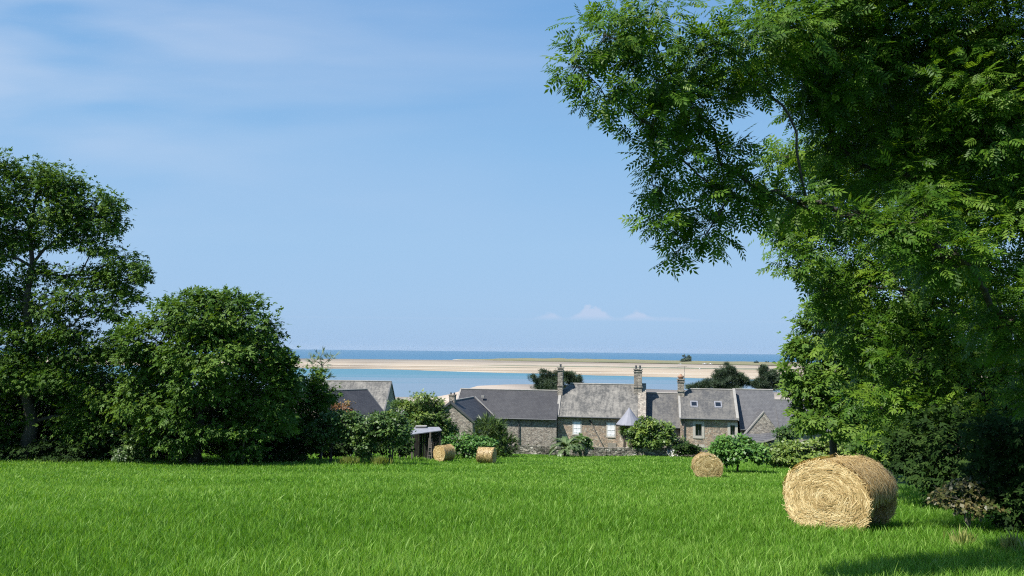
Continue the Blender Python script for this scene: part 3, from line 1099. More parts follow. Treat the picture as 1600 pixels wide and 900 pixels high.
def coping(h, side, mat='coping', w=.3, up=.12, back=True):
    """Raised verge coping up one gable."""
    x = -.02 if side == 'L' else h['L'] + .02
    e, r, vr, D, sl = h['e'], h['r'], h['vr'], h['D'], h['sl']
    mb = MB()
    mb.slab([(x - w / 2, -.3, e - .3 * sl + up), (x + w / 2, -.3, e - .3 * sl + up), (x + w / 2, vr, r + up), (x - w / 2, vr, r + up)], .32)
    if back:
        mb.slab([(x - w / 2, vr, r + up), (x + w / 2, vr, r + up), (x + w / 2, D + .3, e - .3 * sl + up), (x - w / 2, D + .3, e - .3 * sl + up)], .32)
    return mb.build('verge_coping', M[mat], h['root'])


def zof(px, py, v):
    return ROW.uz(px, py, v)[1]


# --- long barn with dark slates
bv = -.8
u_l = ROW.uz(708, 655, bv)[0]
u_r = ROW.uz(869.5, 655, bv)[0]
ze, zr = zof(810, 654, bv) + .25, zof(790, 609.3, bv + 3.7)
barn = house('stone_barn', 'long stone barn under a smooth dark slate roof, left of the house with white shutters', ROW, u_l, u_r, bv, 7.4, ze, zr, 'stonegrey', 'slatedark', cat='barn')
gutter(barn)
downpipe(barn, 811)
coping(barn, 'L', w=.18, up=.04)
MB().box(3.0, 3.35, 1.9, 2.2, barn['e'] + 2.0, barn['e'] + 2.25).build('roof_vent', M['coping'], barn['root'])

# --- main house with white shutters
mv = 0.0
u0, u1 = ROW.uz(871.5, 655, mv)[0], ROW.uz(1003, 655, mv)[0]
ze, zr = zof(930, 652, mv) + .28, zof(940, 600.5, mv + 3.8)
sh = [hole_px(ROW, mv, 896, 907, 659, 678.5), hole_px(ROW, mv, 949, 960.5, 661, 682)]
mh = house('stone_house', 'stone farmhouse with two closed white shutters and a pale lichened slate roof', ROW, u0, u1, mv, 7.6, ze, zr, 'stone', 'slatelichen', sh, hipL=1.1)
gutter(mh)
for hh in sh:
    window(mh, hh, .14, style='shutter')
coping(mh, 'L', w=.34, up=.16)
coping(mh, 'R', w=.9, up=.22, mat='stonegrey')
chimney(mh, 871.5, 879, 574, 2.2, 1.0, pots=1, below=1.7)
chimney(mh, 990.5, 1003, 576, 2.6, 1.2, pots=2, below=2.2)
# timber pole leaning on the front and an old door
a = ROW.uz(923, 660, mv - .1); b = ROW.uz(945, 699, mv - .5)
pole_b = ROW.W(b[0], mv - .75, b[1] - .3)
po = empty('leaning_pole', pole_b, 'thin dark pole leaning against the stone front between the white shutters', 'pole')
MB().tube([pole_b, ROW.W(a[0], mv - .06, a[1])], [.06, .05], 6).build('shaft', M['wood'], po, pole_b)
MB().tube([ROW.W(a[0] + .12, mv - .07, a[1] - .1), ROW.W(a[0] - .16, mv - .07, a[1] + .25)], [.09, .09], 6).build('head', M['darkwood'], po, pole_b)
du, dz = ROW.uz(950, 692, mv)
dk = MB().box(du - u0, du - u0 + .95, -.05, .1, .3, dz - mh['zb']).build('door', M['palewood'], mh['root'])

# --- low link building
lv = .5
ul, ur = ROW.uz(1005, 655, lv)[0] + .1, ROW.uz(1062, 655, lv)[0]
ze, zr = zof(1035, 667.5, lv) + .25, zof(1030, 614.5, lv + 4.2)
lk = house('link_building', 'low stone building under a mottled brown grey roof, between the two taller houses', ROW, ul, ur, lv, 8.4, ze, zr, 'stonegrey', 'slatemid')
gutter(lk)

# --- right house with two skylights
rv = -.1
ul, ur = ROW.uz(1063, 655, rv)[0], ROW.uz(1152, 655, rv)[0]
ze, zr = zof(1105, 654.5, rv) + .25, zof(1110, 608.8, rv + 3.7)
wh = [hole_px(ROW, rv, 1086.5, 1096.5, 662.5, 681), hole_px(ROW, rv, 1141, 1148.5, 664.5, 679.5), hole_px(ROW, rv, 1090, 1097, 698.5, 704)]
rh = house('stone_house', 'stone house with two skylights in its slate roof and two pale framed windows', ROW, ul, ur, rv, 7.4, ze, zr, 'stone', 'slatemid', wh, hipL=1.2)
gutter(rh)
downpipe(rh, 1069)
window(rh, wh[0], .3, style='curtain')
window(rh, wh[1], .3, style='casement')
window(rh, wh[2], .3, style='casement')
coping(rh, 'R', w=.3, up=.2, mat='coping')
coping(rh, 'L', w=.26, up=.1)
chimney(rh, 1059, 1069, 592, 2.6, 1.0, pots=1, cap='mushroom', below=1.8, aerial=True)
for px, py in ((1084.5, 631.5), (1122, 632)):
    # skylight lying in the slope
    e_z = rh['e']; sl = rh['sl']
    best = min(np.linspace(0, rh['vr'], 60), key=lambda vv: abs(zof(px, py, rv + vv) - rh['zb'] - (e_z + sl * vv)))
    uu = ROW.uz(px, py, rv + best)[0] - rh['u0']
    z = e_z + sl * best
    c = math.cos(math.atan(sl)); sn = math.sin(math.atan(sl))

    def pt(du, dv, n_):
        return (uu + du, best + dv * c - n_ * sn, z + dv * sn + n_ * c)
    ms = MB()
    for x0, x1, y0, y1 in ((-.42, .42, .36, .5), (-.42, .42, -.5, -.36), (-.42, -.3, -.36, .36), (.3, .42, -.36, .36)):
        ms.slab([pt(x0, y0, .09), pt(x1, y0, .09), pt(x1, y1, .09), pt(x0, y1, .09)], .16)
    sk = ms.build('skylight', M['lightroof'], rh['root'])
    MB().slab([pt(-.3, -.36, .05), pt(.3, -.36, .05), pt(.3, .36, .05), pt(-.3, .36, .05)], .03).build('pane', M['glass'], sk)

# --- grey roofed annex with a small stone gable in front
nv = .35
ul, ur = ROW.uz(1154.5, 655, nv)[0] + .15, ROW.uz(1217, 655, nv)[0]
ze, zr = zof(1185, 671, nv) + .25, zof(1180, 609.2, nv + 4.3)
an = house('annex', 'annex with a broad plain grey slate roof, right of the skylight house', ROW, ul, ur, nv, 8.6, ze, zr, 'stonegrey', 'slategrey')
gutter(an)
gv = -1.4
ga, gz = ROW.uz(1193.5, 644, gv)
gl, glz = ROW.uz(1166, 677, gv)
gr_, grz = ROW.uz(1219, 677, gv)
gb = ROW.W(gl, gv, float(g(*ROW.W(gl, gv, 0)[:2])) - .3)
gt = empty('gabled_porch', gb, 'small pointed stone gable with a pale coping, in front of the broad grey roof', 'porch', 'stone farm buildings in the row', ROW_A)
x1, xa = gr_ - gl, ga - gl
h0, h1 = glz - gb[2], gz - gb[2]
mb = MB()
prof = [(0, 0), (x1, 0), (x1, h0), (xa, h1), (0, h0)]
mb.add([(x, 0, z) for x, z in prof] + [(x, .5, z) for x, z in prof], [tuple(range(5)), tuple(range(9, 4, -1))] + [(i, (i + 1) % 5, (i + 1) % 5 + 5, i + 5) for i in range(5)])
mb.box(0, .4, .5, 2.1, 0, h0 - .1); mb.box(x1 - .4, x1, .5, 2.1, 0, h0 - .1)
mb.build('wall', M['stonegrey'], gt)
MB().slab([(-.12, .12, h0 - .08), (-.12, 4.3, h0 - .08), (xa, 4.3, h1 + .06), (xa, .12, h1 + .06)], .12).slab([(x1 + .12, .12, h0 - .08), (x1 + .12, 4.3, h0 - .08), (xa, 4.3, h1 + .06), (xa, .12, h1 + .06)], .12).build('roof', M['slategrey'], gt)
MB().slab([(-.2, -.06, h0 - .05), (-.2, .34, h0 - .05), (xa, .34, h1 + .14), (xa, -.06, h1 + .14)], .2).build('verge_coping', M['coping'], gt)
# lean-to in front of the gable
tv = -4.2
ta, tz = ROW.uz(1165, 686, tv); tb, tz2 = ROW.uz(1212, 684, tv)
tbs = ROW.W(ta, tv, float(g(*ROW.W(ta, tv, 0)[:2])) - .3)
lt = empty('lean_to_shed', tbs, 'low stone lean-to with a pale edged flat roof, behind the bright green bush', 'shed', 'stone farm buildings in the row', ROW_A)
w_, hz = tb - ta, tz - tbs[2]
MB().box(0, w_, 0, .35, 0, hz - .3).box(0, .35, .35, 2.7, 0, hz - .3).box(w_ - .35, w_, .35, 2.7, 0, hz - .3).build('wall', M['stonegrey'], lt)
MB().slab([(-.4, -.35, hz - .2), (w_ * .55, -.35, hz - .2), (w_ + .4, -.35, hz + .35), (w_ + .4, 2.7, hz + .6), (w_ * .55, 2.7, hz + .35), (-.4, 2.7, hz + .3)], .16).build('roof', M['slategrey'], lt)
MB().slab([(-.4, -.4, hz - .14), (w_ * .55, -.4, hz - .14), (w_ + .4, -.4, hz + .41), (w_ + .4, -.352, hz + .41), (w_ * .55, -.352, hz - .14), (-.4, -.352, hz - .14)], .16).build('fascia', M['coping'], lt)

# --- far right annex running under the tree
fv = .1
ul, ur = ROW.uz(1218.5, 655, fv)[0], ROW.uz(1300, 655, fv)[0]
ze, zr = zof(1230, 672, fv) + .25, zof(1230, 625, fv + 3.4)
fa = house('annex', 'lower grey roofed annex half hidden behind the right hand trees', ROW, ul, ur, fv, 6.8, ze, zr, 'stonegrey', 'slategrey')
gutter(fa)

# --- small gabled outbuilding at the left, its gable facing the meadow
WA = R(-15)
fro = P(705, 627, 88.2)
WF = Frame((fro[0], fro[1], 0), WA)
hw = WF.uz(738.5, 656, 0)[0]
zap = fro[2]; zev = WF.uz(738.5, 655, 0)[1]
zbw = float(g(fro[0], fro[1])) - .4
wing = empty('gabled_outbuilding', (fro[0], fro[1], zbw), 'small rubble stone outbuilding with its gable end towards the meadow and a little chimney', 'outbuilding', 'stone farm buildings in the row', WA)
e, r = zev - zbw, zap - zbw
D = 8.2
mb = MB()
prof = [(-hw, 0), (hw, 0), (hw, e), (0, r - .1), (-hw, e)]
mb.add([(x, 0, z) for x, z in prof] + [(x, .5, z) for x, z in prof], [tuple(range(5)), tuple(range(9, 4, -1))] + [(i, (i + 1) % 5, (i + 1) % 5 + 5, i + 5) for i in range(5)])
mb.box(-hw, -hw + .4, .5, D - 1.5, 0, e - .02); mb.box(hw - .4, hw, .5, D - 1.5, 0, e - .02)
mb.build('wall', M['stonegrey'], wing)
sl = (r - e) / hw
mr = MB()
for sgn in (1, -1):
    mr.slab([(sgn * (hw + .3), -.15, e - .3 * sl), (sgn * (hw + .3), D - 1.0, e - .3 * sl), (0, D, r), (0, -.15, r)], .14)
wr = mr.build('roof', M['slatedark'], wing)
MB().tube([(0, -.15, r + .03), (0, D, r + .03)], [.09, .09], 6).build('ridge_cap', M['coping'], wr)
MB().slab([(.02, -.22, r + .05), (hw + .34, -.22, e - .34 * sl + .05), (hw + .34, -.152, e - .34 * sl + .05), (.02, -.152, r + .05)], .3).slab([(-.02, -.22, r + .05), (-hw - .34, -.22, e - .34 * sl + .05), (-hw - .34, -.152, e - .34 * sl + .05), (-.02, -.152, r + .05)], .3).build('bargeboard', M['darkpipe'], wing)
MB().slab([(hw * .05, D + .02, r + .12), (hw + .34, D - .98, e - .34 * sl + .14), (hw + .34, D - .72, e - .34 * sl + .14), (hw * .05, D + .3, r + .12)], .1).build('valley_flashing', M['coping'], wing)
ch = MB().box(-.32, .32, .15, .75, r - .5, r + .62).box(-.38, .38, .09, .81, r + .62, r + .72).build('chimney', M['stonegrey'], wing)
for sx in (-.2, .2):
    MB().lathe([(.1, r + .72), (.09, r + .95), (.06, r + .95), (.06, r + .8)], 8, (sx, .45)).build('chimney_pot', M['darkpipe'], ch)

# --- two roofs far left behind the small trees
BF = Frame((P(560, 640, 118)[0], 118, 0), R(-4))
bl, bz = BF.uz(470, 636, 0); br_, _ = BF.uz(600.5, 636, 0)
bze = BF.uz(600, 642, 0)[1]; bzr = BF.uz(560, 595.5, 4.2)[1]
big = house('stone_barn', 'tall back barn with a pale mottled lichen roof, its ridge against the lagoon', BF, bl, br_, 0, 8.4, bze, bzr, 'stonegrey', 'slatelichen', cat='barn')
coping(big, 'R', w=.2, up=.05, mat='darkpipe')
q1, q2 = P(505, 614, 101), P(571.5, 608.5, 106)
ang = math.atan2(q2[1] - q1[1], q2[0] - q1[0])
CF = Frame((q2[0], q2[1], 0), ang)
rz = q2[2]
cu, cz = CF.uz(604, 651, -4.2)
print('dark roof eave', cu, cz, 'ang', math.degrees(ang))
CF2 = Frame(CF.o - 4.2 * CF.v, ang)
dkb = house('stone_barn', 'low barn with a steep dark charcoal roof, in front of the tall pale roofed barn', CF2, -9.5, max(cu * .5, .2), 0, 8.4, cz + .2, rz, 'stonegrey', 'slatedark', cat='barn')
coping(dkb, 'R', w=.12, up=.03, mat='darkpipe')

# white cottage end glimpsed between the barn and the round tree
wc = P(606, 640, 135)
wz = float(g(wc[0], 135)) - .3
zt = P(606, 632, 135)[2]
cot = empty('white_cottage', (wc[0] - 1.6, 135, wz), 'sliver of a white rendered cottage with a stone chimney, behind the barns at the left', 'house')
hz = zt - wz
MB().add([(0, 0, 0), (4.6, 0, 0), (4.6, 0, hz - .6), (2.3, 0, hz + .4), (0, 0, hz - .6), (0, 5, 0), (4.6, 5, 0), (4.6, 5, hz - .6), (2.3, 5, hz + .4), (0, 5, hz - .6)],
         [(0, 1, 2, 3, 4), (9, 8, 7, 6, 5), (0, 5, 6, 1), (1, 6, 7, 2), (2, 7, 8, 3), (3, 8, 9, 4), (4, 9, 5, 0)]).build('wall', M['whitewall'], cot)
MB().slab([(-.2, -.2, hz - .62), (2.3, -.2, hz + .48), (2.3, 5.2, hz + .48), (-.2, 5.2, hz - .62)], .1, (0, 0, 1)).slab([(4.8, -.2, hz - .62), (4.8, 5.2, hz - .62), (2.3, 5.2, hz + .48), (2.3, -.2, hz + .48)], .1, (0, 0, 1)).build('roof', M['coping'], cot)
MB().box(1.9, 2.6, .3, .9, hz, hz + 1.3).box(1.82, 2.68, .22, .98, hz + 1.3, hz + 1.42).build('chimney', M['stonegrey'], cot)

# --- round stair turret with a pointed zinc roof
tv = -1.0
tu, tz = ROW.uz(983.5, 662.5, tv)
tr_ = (ROW.uz(1003, 662, tv)[0] - ROW.uz(962, 662, tv)[0]) / 2
zt = ROW.uz(989, 636.5, tv)[1]
c = ROW.W(tu, tv - .6, 0)
zb = float(g(c[0], c[1])) - .3
tur = empty('round_turret', (c[0], c[1], zb), 'round stair turret with a pointed pale lilac grey roof, against the farmhouse front', 'turret')
MB().lathe([(tr_ * .74, 0), (tr_ * .74, tz - zb + .1), (.01, tz - zb + .1)], 24).build('wall', M['stone'], tur)
MB().lathe([(tr_ * .7, tz - zb + .12), (tr_ + .02, tz - zb - .02), (tr_ + .02, tz - zb + .06), (tr_ * .5, tz - zb + .06 + (zt - tz) * .46), (.03, zt - zb)], 16).build('roof', M['zinc'], tur)

# --- low dry stone garden wall, two lengths, and a gate pier
def stone_wall(label, pts, h, seed):
    """Dry stone wall along ground points: a lumpy continuous body of stacked courses."""
    rng = np.random.default_rng(seed)
    base = np.array(pts[0])
    mb = MB()
    for (a, b) in zip(pts[:-1], pts[1:]):
        a, b = np.array(a), np.array(b)
        n = max(2, int(np.linalg.norm(b - a) / .45))
        d = (b - a) / np.linalg.norm(b - a)
        s = np.array([-d[1], d[0], 0])
        for i in range(n):
            for k in range(4):
                p = a + (b - a) * ((i + .5 + (.5 if k % 2 else 0) - .25) / n)
                zg = float(g(p[0], p[1]))
                hw_, th, hh = .23 * rng.uniform(.85, 1.2), .26 * rng.uniform(.85, 1.15), h / 4 * rng.uniform(.9, 1.25) * .56
                c = np.array([p[0], p[1], zg + h * (k + .5) / 4 - .04])
                vs = []
                for sz in (-1, 1):
                    for sx, sy in ((-1, -1), (1, -1), (1, 1), (-1, 1)):
                        vs.append(c + d * sx * hw_ * rng.uniform(.8, 1.1) + s * sy * th * rng.uniform(.8, 1.1) + np.array([0, 0, sz * hh * rng.uniform(.8, 1.15)]))
                mb.add(vs, [(0, 3, 2, 1), (4, 5, 6, 7), (0, 1, 5, 4), (1, 2, 6, 5), (2, 3, 7, 6), (3, 0, 4, 7)])
    o = mb.build('stone_wall', M['stonelow'], None, base)
    o.location = base
    return tag(o, label, 'wall', 'low garden walls along the meadow edge')


wp = [on_ground(px, Y) for px, Y in ((795, 90.5), (850, 89.5), (910, 88.5), (975, 87.6), (1043, 86.6))]
stone_wall('long low dry stone wall behind the palm, between meadow and garden', wp, .95, 31)
wp2 = [on_ground(px, Y) for px, Y in ((1047, 86.5), (1070, 86.2), (1110, 85.6))]
stone_wall('short low stone wall with white flowers on it, under the skylight house', wp2, .95, 32)
gp = on_ground(1045, 86.6)
pier = empty('gate_pier', gp, 'dark upright pier at the gap in the low garden wall', 'gate pier')
MB().box(-.18, .18, -.2, .2, -.2, 1.05).build('shaft', M['darkpipe'], pier, bevel=.02)
MB().box(-.24, .24, -.26, .26, 1.05, 1.15).build('cap', M['stonelow'], pier, bevel=.02)

# --- planters in front of the barn
for px, w_, lab in ((826.5, .55, 'low dark planter trough at the foot of the barn wall'), (838, .4, 'dark pot with a sprawling plant, right of the trough at the barn wall')):
    p = ROW.W(ROW.uz(px, 700, -2.2)[0], -2.2, 0)
    p[2] = float(g(p[0], p[1]))
    pl = empty('planter', p, lab, 'planter', 'planters along the barn wall')
    zz = P(px, 701, p[1])[2] - p[2]
    zz = max(.5, zz)
    MB().lathe([(w_ * .6, 0), (w_ * .75, zz * .5), (w_, zz), (w_ * .9, zz), (w_ * .8, zz - .1), (.01, zz - .1)], 12).build('pot', M['darkpipe'], pl)
    rng = np.random.default_rng(int(px))
    n = 120
    pos = np.array(p) + np.array([0, 0, zz]) + rng.normal(0, 1, (n, 3)) * [w_ * .6, .3, .22]
    V, Q, t = leaf_cloud(rng, pos, rng.normal(0, 1, (n, 3)), rng.normal(0, .4, (n, 3)) + [0, 0, 1], np.full(n, .22), 'broad', rng.random(n))
    np_mesh('foliage', V, Q, M['brown' if px > 830 else 'dark'], pl, t, p)

# ------------------------------------------------------------------ open shed at the left
sp = on_ground(664, 71)
SY = 71.0
shed = empty('open_shed', sp, 'small open field shelter on posts with a pale sloping sheet roof', 'shed')
fl, frr = P(638, 679, SY - .6), P(690.5, 672.2, SY + .2)
bk_l, bk_r = P(648, 667.5, SY + 2.4), P(686, 667, SY + 3.0)
MB().slab([fl, frr, bk_r, bk_l], .07).build('roof_sheet', M['lightroof'], shed, sp)
q = [np.array(bk_l) + (np.array(bk_r) - bk_l) * .04, np.array(bk_l) + (np.array(bk_r) - bk_l) * .5]
MB().slab([q[0] + [0, -.5, .12], q[1] + [0, -.5, .12], q[1] + [0, .1, .16], q[0] + [0, .1, .16]], .1).build('ridge_board', M['coping'], shed, sp)
for px, Y, top, mt in ((643.5, SY - .4, 679, 'wood'), (671.5, SY - .1, 675.5, 'wood'), (687, SY + .3, 673, 'darkwood'), (667, SY + 2.3, 668.5, 'darkwood'), (650, SY + 2.3, 668.5, 'darkwood')):
    b_ = on_ground(px, Y)
    MB().box(b_[0] - .07, b_[0] + .07, Y - .07, Y + .07, b_[2] - .2, P(px, top, Y)[2]).build('post', M[mt], shed, sp)
b1, b2_ = on_ground(646, SY + 2.5), on_ground(688, SY + 2.7)
mbk = MB()
for i in range(12):
    x0 = b1[0] + (b2_[0] - b1[0]) * i / 12
    x1 = b1[0] + (b2_[0] - b1[0]) * (i + .93) / 12
    mbk.box(x0, x1, SY + 2.55, SY + 2.6, b1[2] - .1, P(665, 672, SY + 2.5)[2] - (.15 if i % 3 else .22))
mbk.build('shaded_back_boards', M['darkwood'], shed, sp)  # boards coloured near-black to paint the shade inside the shelter
ml = MB()
l0 = on_ground(668.3, SY - .35)
ml.tube([l0, l0 + [.05, .3, 1.9]], [.035, .035], 5); ml.tube([l0 + [.36, 0, 0], l0 + [.3, .3, 1.9]], [.035, .035], 5)
for k in range(5):
    ml.tube([l0 + [.02, .05 * (k + 1), .35 * (k + 1)], l0 + [.34, .05 * (k + 1), .35 * (k + 1)]], [.025, .025], 5)
ld = empty('ladder', l0, 'short grey wooden ladder leaning in the open field shelter', 'ladder')
ml.build('rungs', M['wood'], ld, l0)
r0, r1 = on_ground(624, SY - .2), on_ground(642, SY - .3)
fn = empty('rail_fence', r0, 'pale wooden fence rail left of the open field shelter', 'fence')
MB().box(r0[0], r1[0], SY - .3, SY - .24, r0[2] + .62, r0[2] + .74).build('rail', M['palewood'], fn, r0)
for k in (0.02, .55):
    xx = r0[0] + (r1[0] - r0[0]) * k
    MB().box(xx - .05, xx + .05, SY - .23, SY - .13, r0[2] - .2, r0[2] + .8).build('post', M['wood'], fn, r0)

# ------------------------------------------------------------------ trees at the left
grow('ash_tree', 'tall ash tree at the left edge with visible limbs and open airy crown', 'tree', on_ground(36, 60),
     [(15, 275, 50, 30), (60, 275, 46, 28), (105, 292, 44, 30), (145, 318, 40, 32), (165, 348, 30, 28), (20, 320, 56, 40), (80, 325, 50, 36), (125, 350, 40, 30), (-50, 310, 70, 60), (-30, 390, 60, 60),
      (25, 375, 36, 28), (90, 372, 40, 20), (150, 385, 36, 20), (185, 408, 36, 22), (215, 432, 32, 20), (175, 445, 40, 24), (140, 430, 38, 20), (200, 462, 28, 16), (95, 432, 30, 16), (50, 425, 30, 22), (120, 470, 50, 22), (165, 485, 36, 22),
      (60, 480, 46, 24), (10, 465, 44, 32), (-30, 490, 60, 60), (90, 520, 56, 32), (140, 540, 56, 36), (190, 540, 36, 30), (25, 540, 50, 40), (20, 600, 60, 40), (95, 595, 66, 46), (-40, 610, 70, 80), (165, 595, 46, 40),
      (120, 650, 60, 40), (10, 665, 40, 30), (170, 645, 40, 40), (60, 562, 46, 26), (20, 560, 36, 26, 62)],
     60, 'spray', .40, 'ash_far', 41, .5, P(60, 300, 60), flat=.95, cover=2.6, clumps=18, branches=12, shell=.3, limb_r=.5)
grow('sycamore_tree', 'dense round topped green tree between the tall ash and the lagoon view', 'tree', on_ground(305, 58),
     [(300, 500, 62, 42), (372, 500, 55, 42), (250, 535, 52, 48), (412, 545, 40, 52), (330, 560, 80, 60), (240, 610, 52, 60), (420, 620, 44, 60), (330, 640, 80, 50), (390, 680, 60, 30), (270, 672, 50, 34), (222, 570, 30, 40), (345, 470, 38, 16), (310, 462, 18, 12), (440, 590, 22, 40)],
     58, 'spray', .50, 'maple', 42, .4, P(320, 520, 58), cover=4.6, clumps=26, branches=16, shell=.6, limb_r=.5)
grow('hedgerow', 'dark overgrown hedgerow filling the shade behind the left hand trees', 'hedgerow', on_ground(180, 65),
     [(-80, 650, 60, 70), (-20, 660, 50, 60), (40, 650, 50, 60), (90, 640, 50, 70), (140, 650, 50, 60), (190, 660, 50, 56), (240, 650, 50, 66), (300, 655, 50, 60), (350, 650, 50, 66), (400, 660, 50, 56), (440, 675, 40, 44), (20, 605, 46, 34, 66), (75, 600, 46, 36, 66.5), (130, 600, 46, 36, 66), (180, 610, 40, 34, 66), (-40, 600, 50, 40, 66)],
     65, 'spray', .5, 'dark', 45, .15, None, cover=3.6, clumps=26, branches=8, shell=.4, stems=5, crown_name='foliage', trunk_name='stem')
grow('dark_tree', 'dark narrow tree at the right end of the left hand tree group, before the barns', 'tree', on_ground(472, 63),
     [(487, 592, 24, 20), (503, 618, 22, 28), (470, 640, 36, 40), (512, 650, 18, 26), (455, 680, 36, 28), (495, 680, 28, 22)], 63, 'spray', .42, 'ash_far', 43, .22, P(480, 600, 63), cover=4.2, clumps=18, shell=.5)
grow('wispy_tree', 'thin wispy pale tree top rising above the dark tree, against the sand bank', 'tree', on_ground(500, 66),
     [(500, 560, 14, 10), (488, 564, 9, 8), (514, 561, 9, 8), (497, 578, 12, 9), (506, 590, 10, 10)], 66, 'wisp', .6, 'pale', 44, .12, P(500, 575, 66), 'barkpale', cover=1.6, clumps=10, shell=.2, droop=-.6)
for i, (px, lb, lab, mt, kind) in enumerate((
        (205, [(200, 690, 32, 26), (222, 705, 20, 14)], 'light green elder bush in the gap between the ash and the round tree', 'fruit', 'spray'),
        (288, [(285, 705, 22, 13), (300, 708, 14, 10)], 'low pale green bush at the foot of the round tree trunk', 'fruit', 'spray'),
        (350, [(345, 690, 34, 20), (368, 700, 20, 14)], 'sprawling mid green bush under the round tree, beside the bare pale stem', 'maple', 'spray'),
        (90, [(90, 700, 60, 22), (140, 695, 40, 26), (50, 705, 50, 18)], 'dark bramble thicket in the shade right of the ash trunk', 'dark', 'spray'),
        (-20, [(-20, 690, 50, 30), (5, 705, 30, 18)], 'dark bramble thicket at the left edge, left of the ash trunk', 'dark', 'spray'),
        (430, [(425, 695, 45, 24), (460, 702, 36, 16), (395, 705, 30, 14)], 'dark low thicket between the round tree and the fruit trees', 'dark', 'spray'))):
    grow('bush', lab, 'bush', on_ground(px, 59.2 + .35 * i), lb, 59.2 + .35 * i, kind, .38, mt, 60 + i, .06, cover=4.5, clumps=16, shell=.4, stems=3, crown_name='foliage', trunk_name='stem', group='undergrowth below the left trees')
bs = on_ground(378, 57.4)
st = empty('bare_stem', bs, 'leaning bare pale stem in front of the round tree', 'tree stem')
MB().tube([bs - [0, 0, .2], P(381, 690, 57.4), P(388, 672, 57.5), P(391, 662, 57.6)], [.09, .075, .06, .04], 6).build('stem', M['barkpale'], st, bs)
MB().tube([P(387, 676, 57.5), P(396, 668, 57.5)], [.035, .015], 5).build('twig', M['barkpale'], st, bs)

# ------------------------------------------------------------------ fruit trees and garden shrubs
fruit_lab = ['spreading low fruit tree standing leftmost, with a dark forked trunk', 'slender upright young fruit tree between the two spreading ones', 'spreading low fruit tree with a forked trunk, left of the open shelter']
grow('fruit_tree', fruit_lab[0], 'tree', on_ground(516, 60.5), [(512, 665, 26, 16), (545, 660, 22, 14), (535, 678, 28, 16), (500, 685, 24, 16), (560, 672, 18, 14), (525, 650, 22, 8)], 60.5, 'broad', .26, 'fruit', 71, .13, P(520, 672, 60.5), cover=4.2, clumps=18, shell=.45, stems=2, group='fruit trees at the meadow edge')
grow('fruit_tree', fruit_lab[1], 'tree', on_ground(568, 59.5), [(572, 668, 16, 14), (566, 690, 14, 14), (580, 690, 12, 12), (568, 708, 13, 9)], 59.5, 'broad', .24, 'fruit', 72, .07, P(570, 660, 59.5), cover=3.2, clumps=14, shell=.3, stems=2, group='fruit trees at the meadow edge')
grow('fruit_tree', fruit_lab[2], 'tree', on_ground(611, 60), [(598, 658, 22, 12), (620, 660, 20, 13), (608, 674, 26, 15), (588, 678, 18, 14), (626, 676, 14, 14), (612, 690, 16, 8)], 60, 'broad', .26, 'fruit', 73, .13, P(612, 676, 60), cover=4.0, clumps=18, shell=.45, stems=2, group='fruit trees at the meadow edge')
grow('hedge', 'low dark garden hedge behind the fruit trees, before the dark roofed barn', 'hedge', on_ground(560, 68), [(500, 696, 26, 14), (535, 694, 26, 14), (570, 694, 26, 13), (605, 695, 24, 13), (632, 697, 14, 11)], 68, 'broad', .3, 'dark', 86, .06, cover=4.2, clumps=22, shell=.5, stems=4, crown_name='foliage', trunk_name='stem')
grow('russet_shrub', 'reddish brown flowering shrub in front of the dark barn roof', 'shrub', on_ground(530, 74), [(530, 640, 16, 14), (540, 652, 16, 10), (520, 655, 12, 12)], 74, 'broad', .24, 'redflower', 74, .06, cover=3.2, clumps=14, shell=.4, stems=3, crown_name='foliage', trunk_name='stem')
grow('shrub', 'thin olive shrub against the lower edge of the dark barn roof', 'shrub', on_ground(578, 76), [(582, 655, 16, 12), (572, 662, 16, 12), (590, 664, 12, 10)], 76, 'broad', .24, 'feather', 75, .06, cover=2.4, clumps=12, shell=.3, stems=3, crown_name='foliage', trunk_name='stem')
for k, (px, Y, w, h, lab) in enumerate(((1500, 12.9, 0, 0, 'tuft of pale dry stalks at the hedge foot, right of the closest bale'), (1580, 12.2, 0, 0, 'clump of dry stalks at the right edge under the overhanging ash'), (543, 58.6, 20, 18, 'tuft of tall yellow grass behind the leftmost fruit tree'), (594, 58.9, 18, 16, 'tuft of tall dry grass between the slender and the spreading fruit tree'))):
    p = on_ground(px, Y)
    rng = np.random.default_rng(90 + k)
    n = 260 if Y > 30 else 26
    pos = p + np.stack([rng.normal(0, .26 if Y > 30 else .09, n), rng.normal(0, .26 if Y > 30 else .08, n), 0 * np.zeros(n)], 1)
    V, Q, t = leaf_cloud(rng, pos, rng.normal(0, .22, (n, 3)) + [0, 0, 1], rng.normal(0, 1, (n, 3)), rng.uniform(.3, .7, n) * (1 if Y > 30 else .5), 'wisp', np.clip(rng.normal(.5 if Y > 30 else .85, .2, n), 0, 1))
    o = np_mesh('tall_grass_tuft', V, Q, M['tallgrass'], None, t, p)
    o.location = p
    tag(o, lab, 'grass tuft', 'tufts of tall dry grass')
grow('round_tree', 'rounded yellow green tree between the dark barn roof and the outbuilding', 'tree', on_ground(655, 80),
     [(652, 628, 26, 16), (630, 645, 22, 20), (672, 642, 24, 20), (655, 655, 36, 18), (690, 660, 18, 18), (640, 668, 24, 12), (680, 676, 20, 12), (700, 668, 14, 12), (612, 655, 12, 12)],
     80, 'spray', .36, 'yellowgreen', 76, .18, P(655, 640, 80), cover=4.2, clumps=22, shell=.55)
